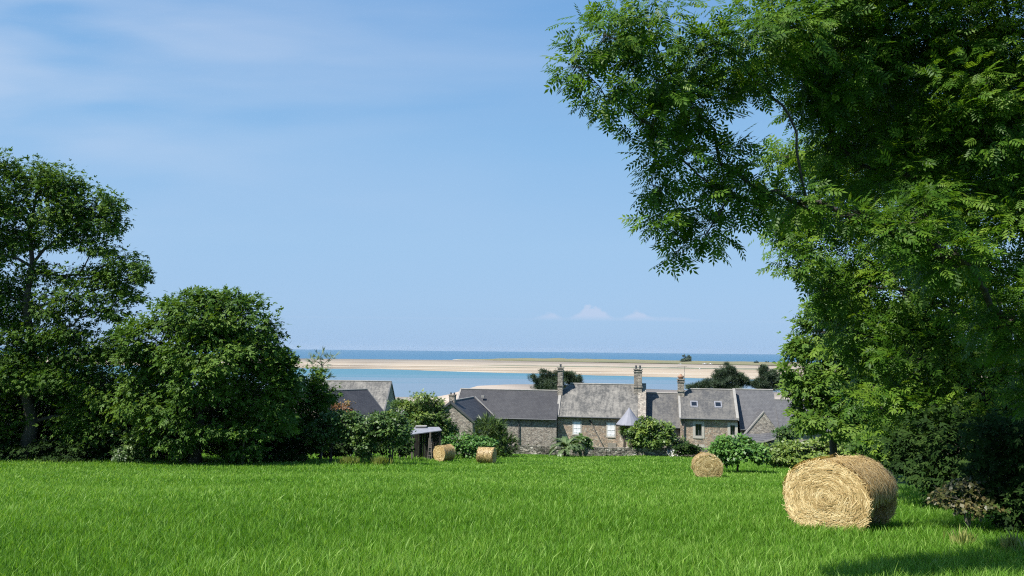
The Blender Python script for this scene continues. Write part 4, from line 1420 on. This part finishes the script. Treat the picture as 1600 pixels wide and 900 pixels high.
grow('hydrangea_bush', 'broad low leafy green bush right of the shelter, below the outbuilding gable', 'bush', on_ground(725, 75), [(715, 690, 22, 12), (740, 692, 22, 13), (760, 698, 20, 10), (703, 700, 14, 10), (730, 703, 26, 8)], 75, 'broad', .3, 'fig', 77, .06, cover=4.5, clumps=20, shell=.5, stems=3, crown_name='foliage', trunk_name='stem')
grow('tamarisk_shrub', 'dark feathery shrub in front of the barn, behind the side on bale', 'shrub', on_ground(772, 80),
     [(766, 668, 20, 14), (752, 678, 18, 16), (780, 684, 22, 18), (765, 692, 24, 16), (790, 700, 16, 10), (770, 705, 30, 7)], 80, 'wisp', .75, 'feather', 78, .08, P(768, 672, 80), cover=5.5, clumps=22, shell=.3, stems=3, droop=-.5, crown_name='foliage', trunk_name='stem', upn=0)
grow('garden_bush', 'round bush with yellow tipped leaves, below the turret roof', 'bush', on_ground(1016, 87.5),
     [(1012, 664, 16, 12), (1000, 676, 18, 16), (1028, 672, 18, 14), (1038, 684, 14, 12), (1015, 688, 26, 14), (992, 690, 10, 12)], 87.5, 'broad', .34, 'yellowgreen', 79, .1, P(1015, 668, 87.5), cover=4.6, clumps=22, shell=.5, stems=3, crown_name='foliage', trunk_name='stem')
grow('fig_bush', 'bright glossy green bush behind the round end bale', 'bush', on_ground(1152, 53),
     [(1150, 692, 24, 12), (1130, 702, 20, 14), (1172, 702, 20, 14), (1150, 706, 34, 14), (1185, 710, 12, 10), (1120, 712, 10, 8)], 53, 'broad', .26, 'fig', 80, .1, P(1152, 698, 53), cover=5, clumps=26, shell=.55, stems=4, crown_name='foliage', trunk_name='stem')
grow('hedge', 'long low yellow green hedge behind the closest bale', 'hedge', on_ground(1250, 62),
     [(1210, 708, 22, 14), (1240, 704, 26, 14), (1275, 702, 28, 15), (1305, 702, 24, 15), (1225, 712, 30, 12), (1260, 712, 34, 12), (1330, 704, 24, 14)], 62, 'broad', .26, 'hedge', 81, .06, cover=5.5, clumps=30, shell=.65, stems=4, crown_name='foliage', trunk_name='stem')
grow('sapling', 'loose pale green sapling between the lean-to and the right hand trees', 'sapling', on_ground(1224, 68), [(1222, 680, 12, 10), (1230, 670, 10, 10), (1240, 676, 14, 10), (1226, 690, 16, 8)], 68, 'spray', .4, 'fruit', 82, .05, cover=3.4, clumps=12, shell=.3, stems=2)
grow('shrub', 'dark rounded shrub in front of the short garden wall', 'shrub', on_ground(1074, 84.5), [(1072, 699, 14, 8), (1082, 703, 10, 7), (1064, 704, 9, 6)], 84.5, 'broad', .25, 'dark', 83, .05, cover=4.5, clumps=16, shell=.4, stems=3, crown_name='foliage', trunk_name='stem')
grow('shrub', 'greyish shrub on the bank beside the gate pier', 'shrub', on_ground(1062, 88.5), [(1062, 690, 12, 7), (1055, 696, 8, 6)], 88.5, 'broad', .25, 'feather', 84, .05, cover=3.5, clumps=12, shell=.4, stems=3, crown_name='foliage', trunk_name='stem')
grow('leafy_shrub', 'leafy green shrub just right of the palm', 'shrub', on_ground(912, 88.8), [(910, 687, 12, 8), (918, 694, 9, 7), (902, 694, 10, 7)], 88.8, 'broad', .4, 'fruit', 85, .05, cover=3.8, clumps=14, shell=.4, stems=3, crown_name='foliage', trunk_name='stem')
# flowers on the short wall
p = on_ground(1054, 85.8)
rng = np.random.default_rng(3)
n = 260
pos = p + np.stack([rng.normal(0, .3, n), rng.normal(0, .2, n), np.abs(rng.normal(.3, .2, n))], 1)
V, Q, t = leaf_cloud(rng, pos, rng.normal(0, 1, (n, 3)), rng.normal(0, .5, (n, 3)) + [0, -.5, .6], np.full(n, .16), 'palmate', rng.random(n))
o = np_mesh('white_flowers', V, Q, M['flower'], None, t, p)
o.location = p
tag(o, 'clump of white flowers at the gap in the garden wall', 'flowers')


def make_palm():
    p = on_ground(885, 84.5)
    root = empty('palm', p, 'low palm with arching grey green fronds in front of the garden wall', 'palm')
    rng = np.random.default_rng(55)
    MB().tube([p - [0, 0, .2], p + [0, 0, .25], p + [0, 0, .6], p + [0, 0, .8]], [.3, .32, .28, .12], 10).build('trunk', M['bark'], root, p)
    for i in range(24):
        az = i * 2.399 + rng.normal(0, .1)
        el = R(rng.uniform(18, 80))
        ln = rng.uniform(2.3, 3.0)
        d = np.array([math.cos(az), math.sin(az), 0])
        pts, tans = [], []
        q = p + [0, 0, .7]
        a = el
        for k in range(12):
            pts.append(q.copy())
            t = d * math.cos(a) + np.array([0, 0, math.sin(a)])
            tans.append(t)
            q = q + t * ln / 12
            a -= R(5.5) + R(2) * k * .4
        pts, tans = np.array(pts), np.array(tans)
        mb = MB().tube(pts, list(np.linspace(.055, .012, 12)), 4)
        idx = np.repeat(np.arange(1.5, 11.4, .34), 2)
        f = np.floor(idx).astype(int); fr_ = (idx - f)[:, None]
        f1 = np.minimum(f + 1, 11)
        pos = pts[f] * (1 - fr_) + pts[f1] * fr_
        tn = unit(tans[f])
        side = np.cross(d, [0, 0, 1.0])
        sg = np.tile([1, -1], len(idx) // 2)[:, None]
        ax = tn * .75 + sg * side * .75 + rng.normal(0, .08, (len(idx), 3)) + np.array([0, 0, .12])
        up = np.cross(side, tn)
        sz = np.interp(idx, [1.5, 4, 11.4], [.22, .55, .25]) * rng.uniform(.9, 1.1, len(idx))
        vs = leaf_cloud(rng, pos, ax, up + 0 * ax, sz, 'broad', np.clip(rng.normal(.5, .15, len(idx)), 0, 1))
        V, Q, t = vs
        # leaflets of a palm are narrow: squeeze each about its axis
        V4 = V.reshape(-1, 4, 3)
        mid = (V4[:, 1] + V4[:, 3]) / 2
        V4[:, 1] = mid + (V4[:, 1] - mid) * .42
        V4[:, 3] = mid + (V4[:, 3] - mid) * .42
        off = len(V)
        SV = np.array(mb.v)
        SF = np.array([fc for fc in mb.f if len(fc) == 4])
        np_mesh('frond', np.concatenate([V, SV]), np.concatenate([Q, SF + off]), M['palm'], root, np.concatenate([t, np.full(len(SV), .8)]), p)


make_palm()


def cabbage_palm():
    Yp = 90.2
    p = on_ground(975.5, Yp)
    root = empty('cabbage_palm', p, 'small dark spiky palm on a thick trunk, under the left edge of the turret roof', 'palm')
    top = P(976, 672, Yp)
    MB().tube([p - [0, 0, .2], p + (top - p) * .5 + [.06, 0, 0], top], [.24, .2, .17], 9).build('trunk', M['bark'], root, p)
    rng = np.random.default_rng(56)
    n = 150
    u = unit(rng.normal(0, 1, (n, 3)) * [1, 1, .7] + [0, 0, .15])
    V, Q, t = leaf_cloud(rng, np.tile(top, (n, 1)), u, rng.normal(0, .3, (n, 3)) + [0, 0, 1], rng.uniform(.6, 1.0, n), 'wisp', np.clip(rng.normal(.45, .2, n), 0, 1))
    np_mesh('crown', V, Q, M['feather'], root, t, p)


cabbage_palm()

# pines behind the roofs
pine_lobes = [
    ('dark pine behind the left chimney of the shuttered farmhouse', 868, 128, [(846, 591, 14, 10), (853, 601, 22, 9), (890, 590, 18, 10), (898, 599, 15, 9), (870, 588, 14, 8), (870, 605, 30, 8)]),
    ('broad pine with a pointed top, rising behind the skylight roof', 1138, 126, [(1138, 581, 11, 12), (1130, 587, 14, 10), (1127, 593, 18, 11), (1152, 593, 14, 10), (1106, 601, 20, 8), (1135, 606, 26, 9), (1163, 598, 8, 7), (1085, 606, 12, 5), (1142, 578, 6, 5)]),
    ('dark pine behind the broad grey roof, beside the right hand trees', 1198, 126, [(1196, 586, 12, 10), (1210, 590, 14, 10), (1188, 600, 16, 9), (1208, 604, 18, 9), (1196, 577, 6, 6), (1222, 596, 10, 8)])]
for i, (lab, px, Y, lb) in enumerate(pine_lobes):
    grow('pine_tree', lab, 'pine tree', on_ground(px, Y), lb, Y, 'needle', .6, 'pine', 100 + i, .25, P(px, lb[0][1] - 2, Y), cover=6.5, clumps=16, shell=.3, flat=.7, droop=-.2, group='pines behind the farm roofs')

# ------------------------------------------------------------------ trees at the right
near = [(898, 105, 34, 30, 8.0), (945, 55, 55, 40, 8.1), (945, 150, 42, 32, 8.0), (1010, 35, 70, 42, 8.4), (1015, 115, 66, 52, 8.3), (1005, 190, 42, 34, 8.2), (1078, 165, 66, 58, 8.8), (1050, 245, 50, 36, 8.5),
        (1120, 85, 78, 66, 8.9), (1125, 255, 52, 42, 8.9), (1022, 290, 28, 26, 8.3), (1060, 325, 46, 28, 8.5), (1022, 348, 30, 22, 8.3), (1105, 365, 40, 28, 8.6), (1055, 395, 24, 14, 8.4), (1140, 310, 36, 36, 8.9), (1245, 318, 44, 26, 9.0), (1190, 300, 24, 24, 8.9),
        (1200, 50, 88, 74, 9.2), (1180, 130, 50, 36, 9.2), (1175, 330, 18, 18, 9.0), (1300, 50, 100, 84, 9.8), (1290, 150, 60, 44, 10.0), (1400, 60, 110, 90, 10.2), (1510, 50, 110, 90, 9.8), (1620, 60, 100, 90, 9.5),
        (1430, 190, 60, 50, 9.9), (1520, 200, 90, 62, 9.6), (1610, 210, 80, 70, 9.4), (1420, 275, 60, 40, 10.0), (1500, 310, 80, 44, 9.9), (1590, 340, 80, 46, 9.6), (1540, 130, 90, 50, 9.4), (1680, 330, 80, 80, 9.4), (1700, 160, 80, 80, 9.4),
        (1350, -60, 130, 60, 9.6), (1550, -70, 130, 60, 9.4), (1360, 170, 50, 70, 11.0), (1330, 60, 70, 60, 11.0), (1300, 215, 40, 46, 10.6), (1270, 140, 40, 34, 10.4), (1335, 270, 50, 50, 10.8), (1480, 420, 60, 30, 10.4), (1580, 430, 60, 40, 10.0),
        (1400, 365, 60, 34, 8.8), (1480, 395, 70, 40, 8.7), (1330, 340, 44, 26, 8.9), (1570, 500, 70, 50, 9.2), (1660, 600, 70, 90, 9.4), (1640, 480, 60, 60, 9.0), (1440, 330, 60, 40, 8.9),
        (1330, 110, 70, 60, 13.5), (1420, 130, 80, 70, 13.5), (1500, 160, 80, 70, 13.0), (1580, 150, 80, 80, 13.0), (1380, 230, 70, 60, 14.0), (1270, 70, 60, 50, 12.5), (1460, 250, 80, 60, 13.5), (1560, 270, 80, 60, 13.0), (1640, 250, 70, 80, 13.0),
        ('m', 3.4, 12.4, 34.6, 1.5, 1.0), ('m', 5.0, 13.4, 35.2, 1.7, 1.2), ('m', 5.2, 11.2, 34.2, 1.5, 1.0), ('m', 7.0, 12.6, 35.6, 1.8, 1.3), ('m', 8.8, 13.2, 35.0, 1.7, 1.3), ('m', 6.4, 14.8, 35.4, 1.6, 1.1), ('m', 4.4, 12.2, 37.2, 1.8, 1.2), ('m', 7.2, 11.2, 37.5, 1.9, 1.4), ('m', 9.8, 11.0, 36.0, 1.8, 1.4), ('m', 8.2, 15.0, 35.8, 1.7, 1.2), ('m', 6.2, 17.2, 36.4, 1.8, 1.2), ('m', 8.4, 17.6, 36.8, 1.9, 1.3), ('m', 7.6, 13.8, 38.0, 2.0, 1.4), ('m', 10.2, 15.5, 36.6, 2.0, 1.5)]  # the 'm' lobes are unseen upper crown, added to shade the hedge below
nb = np.array([9.2, 10.6, float(g(9.2, 10.6))])
grow('ash_tree', 'big ash tree at the right whose leafy branches hang into the sky overhead', 'tree', nb, near, 9, 'ash', .21, 'ash', 120, .36, np.array([8.6, 10.4, 36.0]), cover=4.1, clumps=28, branches=22, shell=.4, limb_r=.26, droop=.3)
mid = [(1225, 245, 34, 24, 24), (1262, 235, 40, 30, 24.5), (1225, 330, 46, 40, 24), (1290, 300, 60, 52, 25), (1245, 400, 40, 30, 23.5), (1330, 220, 60, 60, 26), (1335, 400, 60, 50, 24.5), (1285, 455, 46, 38, 24), (1395, 330, 70, 70, 25),
       (1400, 450, 66, 60, 23.5), (1340, 520, 56, 46, 24), (1430, 560, 70, 60, 23), (1470, 400, 80, 70, 24.5), (1380, 610, 60, 44, 23.5), (1450, 660, 70, 50, 22.5), (1500, 500, 80, 70, 23.5), (1530, 620, 80, 70, 22), (1580, 500, 90, 90, 24), (1620, 640, 90, 90, 22), (1400, 220, 70, 70, 26), (1500, 250, 90, 80, 26), (1260, 350, 50, 40, 25), ('m', 10.2, 22.0, 39.6, 2.2, 1.5), ('m', 11.8, 23.5, 40.2, 2.5, 1.8), ('m', 13.2, 21.0, 39.0, 2.5, 1.8), ('m', 11.0, 20.0, 38.4, 2.2, 1.4), ('m', 14.5, 24.5, 40.5, 2.8, 2.0)]  # 'm' lobes sit above the view, added to darken the right-hand foliage
mb_ = np.array([14.8, 24.5, float(g(14.8, 24.5))])
grow('ash_tree', 'second ash tree along the right hedge, its crown reaching left behind the closest bale', 'tree', mb_, mid, 24, 'ashmid', .40, 'ash', 121, .32, np.array([13.5, 24.5, 38.0]), tintc=.58, cover=3.6, clumps=26, branches=16, shell=.5, limb_r=.5)
far = [(1252, 548, 26, 20, 45), (1250, 585, 26, 26, 44), (1285, 520, 45, 45, 46), (1282, 610, 42, 40, 44), (1325, 580, 60, 55, 45), (1300, 655, 50, 28, 43), (1345, 500, 60, 60, 47), (1380, 640, 60, 46, 43), (1266, 648, 28, 22, 44), (1430, 560, 60, 70, 45), (1310, 450, 50, 50, 47), (1244, 608, 20, 16, 44), (1365, 605, 50, 40, 47), (1410, 625, 50, 40, 47), (1450, 640, 60, 50, 47), (1490, 600, 60, 60, 48), (1400, 560, 50, 50, 48), (1350, 560, 50, 40, 48)]
grow('sycamore_tree', 'farthest broad leaved tree of the right hand hedge, beside the grey annex roof', 'tree', on_ground(1302, 46), far, 45, 'spray', .5, 'maple', 122, .28, P(1310, 520, 46), tintc=.66, cover=4.8, clumps=24, branches=14, shell=.55, limb_r=.5)
# hedge bottom: brambles and dead shrub
hb = [((10.3, 15.2), [(1570, 750, 60, 60, 15.4), (1610, 690, 80, 70, 15.0), (1630, 790, 50, 46, 14.4)], 'dark bramble thicket at the right edge under the overhanging ash', 'dark'),
      ((12.4, 21.0), [(1440, 715, 50, 44, 21.5), (1500, 700, 60, 56, 20.5), (1490, 750, 50, 30, 20)], 'dark ivy thicket at the foot of the second ash, right of the closest bale', 'dark'),
      ((16.0, 31.0), [(1400, 700, 40, 36, 30), (1360, 705, 30, 24, 31), (1440, 690, 40, 40, 29)], 'dark green thicket behind the closest bale, below the right hand trees', 'maple')]
for i, ((x, y), lb, lab, mt) in enumerate(hb):
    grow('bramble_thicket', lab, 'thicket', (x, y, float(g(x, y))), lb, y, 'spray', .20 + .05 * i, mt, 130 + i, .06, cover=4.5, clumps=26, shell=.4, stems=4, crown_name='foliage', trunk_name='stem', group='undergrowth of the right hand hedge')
ds = on_ground(1515, 15.0)
grow('dead_shrub', 'brownish half dead shrub at the hedge foot, right of the closest bale', 'shrub', ds, [(1500, 782, 30, 18, 15), (1534, 794, 26, 14, 14.8), (1476, 774, 22, 16, 15.2), (1518, 760, 32, 16, 15.2)], 15.0, 'broad', .09, 'brown', 140, .05, cover=1.3, clumps=22, branches=20, shell=.2, stems=4, crown_name='foliage', trunk_name='stem', bark='barkpale')

# ------------------------------------------------------------------ far shore: trees and boats on the dunes
def zdune(x, y):
    return 1.0


for i, (px, py, rx, ry, Y, lab) in enumerate(((1072, 561, 9, 7, 1850, 'big dark tree clump standing alone on the far dunes'), (1181, 567, 4, 3.6, 1760, 'largest of the three small dark trees on the dunes at the right'),
                                            (1198, 566.5, 2.6, 2.4, 1800, 'middle one of the three small dark trees on the dunes'), (1209, 566.5, 2.8, 2.2, 1780, 'last small dark tree on the dunes, next to the right hand foliage'))):
    b = P(px, py + ry, Y); b[2] = max(b[2] - .5, 1.0)
    grow('dune_tree', lab, 'tree', b, [(px - rx * .35, py, rx * .6, ry * .75), (px + rx * .35, py - ry * .15, rx * .6, ry * .8), (px, py + ry * .4, rx * .8, ry * .5)], Y, 'broad', 2.6 if i == 0 else 1.5, 'pine', 150 + i, .8 if i == 0 else .3, P(px, py, Y), cover=4, clumps=12, shell=.3, group='trees on the far dunes')


def boat(px, py, Y, ln, ang, lab, col='white'):
    p = P(px, py, Y)
    root = empty('boat', p, lab, 'boat', 'boats laid up along the far dunes', ang)
    k = 9
    vs, fs = [], []
    for i in range(k):
        t = i / (k - 1)
        w = ln * .16 * math.sin(math.pi * min(1, .25 + t * .75)) ** .8
        sheer = .9 + .5 * t * t
        z0 = .25 * t ** 3
        vs += [((t - .5) * ln, -w, sheer * ln * .12), ((t - .5) * ln, -w * .6, z0 + .1), ((t - .5) * ln, 0, z0), ((t - .5) * ln, w * .6, z0 + .1), ((t - .5) * ln, w, sheer * ln * .12)]
    for i in range(k - 1):
        for j in range(4):
            fs.append((i * 5 + j, i * 5 + j + 1, i * 5 + j + 6, i * 5 + j + 5))
        fs.append((i * 5 + 4, i * 5, i * 5 + 5, i * 5 + 9))
    fs.append((0, 1, 2, 3, 4))
    MB().add(vs, fs).build('hull', M[col], root)
    MB().slab([(-ln * .15, -ln * .09, ln * .24), (ln * .12, -ln * .08, ln * .22), (ln * .12, ln * .08, ln * .22), (-ln * .15, ln * .09, ln * .24)], ln * .13).build('cabin', M['white'], root)


boat(1101, 569.0, 1610, 9, .2, 'leftmost white boat of the pair on the far sand, below the big tree clump')
boat(1110, 569.2, 1600, 8, -.3, 'right hand white boat of the pair on the far sand')
boat(1094, 577.5, 1250, 8, .4, 'grey boat lying alone on the wet sand, nearer than the white pair', 'lightroof')
boat(1063, 569.5, 1640, 7, .1, 'small pale boat on the far sand, left of the big dune tree')

# ------------------------------------------------------------------ light: sun, sky with thin clouds
SUN_EL, SUN_AZ = R(54), R(61)
sun_dir = np.array([-math.sin(SUN_AZ) * math.cos(SUN_EL), -math.cos(SUN_AZ) * math.cos(SUN_EL), math.sin(SUN_EL)])   # towards the sun
sd = bpy.data.lights.new('sun', 'SUN')
sd.energy = 4.6
sd.angle = R(.53)
sd.color = (1.0, .955, .88)
so = bpy.data.objects.new('sun', sd)
COL.objects.link(so)
so.location = (-40, -30, 90)
so.rotation_euler = Vector(-sun_dir).to_track_quat('-Z', 'Y').to_euler()

w = bpy.data.worlds.new('World')
scene.world = w
w.use_nodes = True
nt = w.node_tree
nt.nodes.clear()
out = nt.nodes.new('ShaderNodeOutputWorld')
bg = nt.nodes.new('ShaderNodeBackground')
sky = nt.nodes.new('ShaderNodeTexSky')
sky.sky_type = 'NISHITA'
sky.sun_disc = False
sky.sun_elevation = SUN_EL
sky.sun_rotation = math.atan2(sun_dir[0], sun_dir[1])
sky.altitude = 20
sky.air_density = 1.0
sky.dust_density = .6
sky.ozone_density = 2.2
tc = nt.nodes.new('ShaderNodeTexCoord').outputs['Generated']
sx = N(nt, 'SeparateXYZ', {0: tc}).outputs
yc = math_(nt, 'MAXIMUM', sx[1], .02)
U = math_(nt, 'DIVIDE', sx[0], yc)
Wv = math_(nt, 'DIVIDE', sx[2], yc)
uw = N(nt, 'CombineXYZ', {0: U, 1: Wv}).outputs[0]
ahead = N(nt, 'MapRange', {'Value': sx[1], 'From Min': .15, 'From Max': .4}).outputs[0]
# high cirrus: long soft streaks rising to the right
cv = mapping(nt, uw, (1.0, 5.0, 1), (0, 0, R(-9)))
c1 = noise(nt, cv, 1.5, 3, .45, .35)
c2 = noise(nt, mapping(nt, uw, (4, 20, 1), (0, 0, R(-14))), 1.0, 5, .6, .4)
cir = math_(nt, 'ADD', math_(nt, 'MULTIPLY', c1, .9), math_(nt, 'MULTIPLY', c2, .15))
left = N(nt, 'MapRange', {'Value': U, 'From Min': .25, 'From Max': -.65}).outputs[0]
high = N(nt, 'MapRange', {'Value': Wv, 'From Min': .08, 'From Max': .36}).outputs[0]
cir = N(nt, 'MapRange', {'Value': cir, 'From Min': .44, 'From Max': .70, 'To Max': .8}).outputs[0]
cir = math_(nt, 'MULTIPLY', math_(nt, 'MULTIPLY', cir, left), math_(nt, 'MULTIPLY', high, ahead))
# small cumulus low over the sea
def gauss(c, s, h):
    d = math_(nt, 'DIVIDE', math_(nt, 'SUBTRACT', U, c), s)
    return math_(nt, 'MULTIPLY', math_(nt, 'EXPONENT', math_(nt, 'MULTIPLY', math_(nt, 'MULTIPLY', d, d), -1.0)), h)


hgt = math_(nt, 'ADD', math_(nt, 'ADD', gauss(.102, .020, .019), gauss(.160, .016, .012)), math_(nt, 'ADD', gauss(.047, .014, .008), gauss(.205, .03, .004)))
bl = noise(nt, mapping(nt, uw, (60, 90, 1)), 1.0, 5, .6)
hgt = math_(nt, 'MULTIPLY', hgt, N(nt, 'MapRange', {'Value': bl, 'From Min': .25, 'From Max': .75, 'To Min': .5, 'To Max': 1.35}).outputs[0])
above = math_(nt, 'SUBTRACT', Wv, .0405)
m_low = N(nt, 'MapRange', {'Value': above, 'From Min': -.003, 'From Max': .004}).outputs[0]
m_top = N(nt, 'MapRange', {'Value': math_(nt, 'SUBTRACT', hgt, above), 'From Min': -.0005, 'From Max': .004}).outputs[0]
cum = math_(nt, 'MULTIPLY', math_(nt, 'MULTIPLY', m_low, m_top), math_(nt, 'MULTIPLY', ahead, .42))
elev = sx[2]
air = ramp(nt, elev, [(0.0, (2.35, 3.75, 5.75)), (.06, (2.5, 3.95, 5.9)), (.13, (2.45, 4.0, 5.95)), (.25, (1.95, 3.65, 5.85)), (.45, (1.25, 2.8, 5.3)), (1.0, (.7, 1.8, 4.3))])
col = mixc(nt, .92, sky.outputs[0], air)
col = mixc(nt, cir, col, (4.6, 5.2, 6.3))
col = mixc(nt, cum, col, (4.6, 4.9, 6.1))
nt.links.new(col, bg.inputs[0])
bg.inputs[1].default_value = .076
nt.links.new(bg.outputs[0], out.inputs[0])

# sea air: one even, very thin haze round everything
hm = bpy.data.materials.new('sea_haze')
hm.use_nodes = True
hn = hm.node_tree
hn.nodes.clear()
ho = hn.nodes.new('ShaderNodeOutputMaterial')
hv = hn.nodes.new('ShaderNodeVolumePrincipled')
hv.inputs['Color'].default_value = (.80, .89, 1.0, 1)
hv.inputs['Density'].default_value = 2e-5
hv.inputs['Anisotropy'].default_value = .2
hn.links.new(hv.outputs[0], ho.inputs['Volume'])
hz_o = MB().box(-16500, 16500, -1500, 14500, -45, 62).build('haze', hm)
tag(hz_o, 'thin pale sea haze over the bay', 'haze', kind='stuff')

# ------------------------------------------------------------------ render settings
scene.view_settings.view_transform = 'Standard'
scene.view_settings.look = 'None'
scene.view_settings.gamma = 1
scene.view_settings.use_curve_mapping = False
scene.view_settings.exposure = 0.9
scene.cycles.max_bounces = 6
scene.cycles.diffuse_bounces = 3
scene.cycles.glossy_bounces = 2
scene.cycles.transmission_bounces = 3
scene.cycles.transparent_max_bounces = 4
scene.cycles.use_denoising = False
scene.cycles.filter_width = 1.15
print('quads', sum(len(o.data.polygons) for o in scene.objects if o.type == 'MESH'))
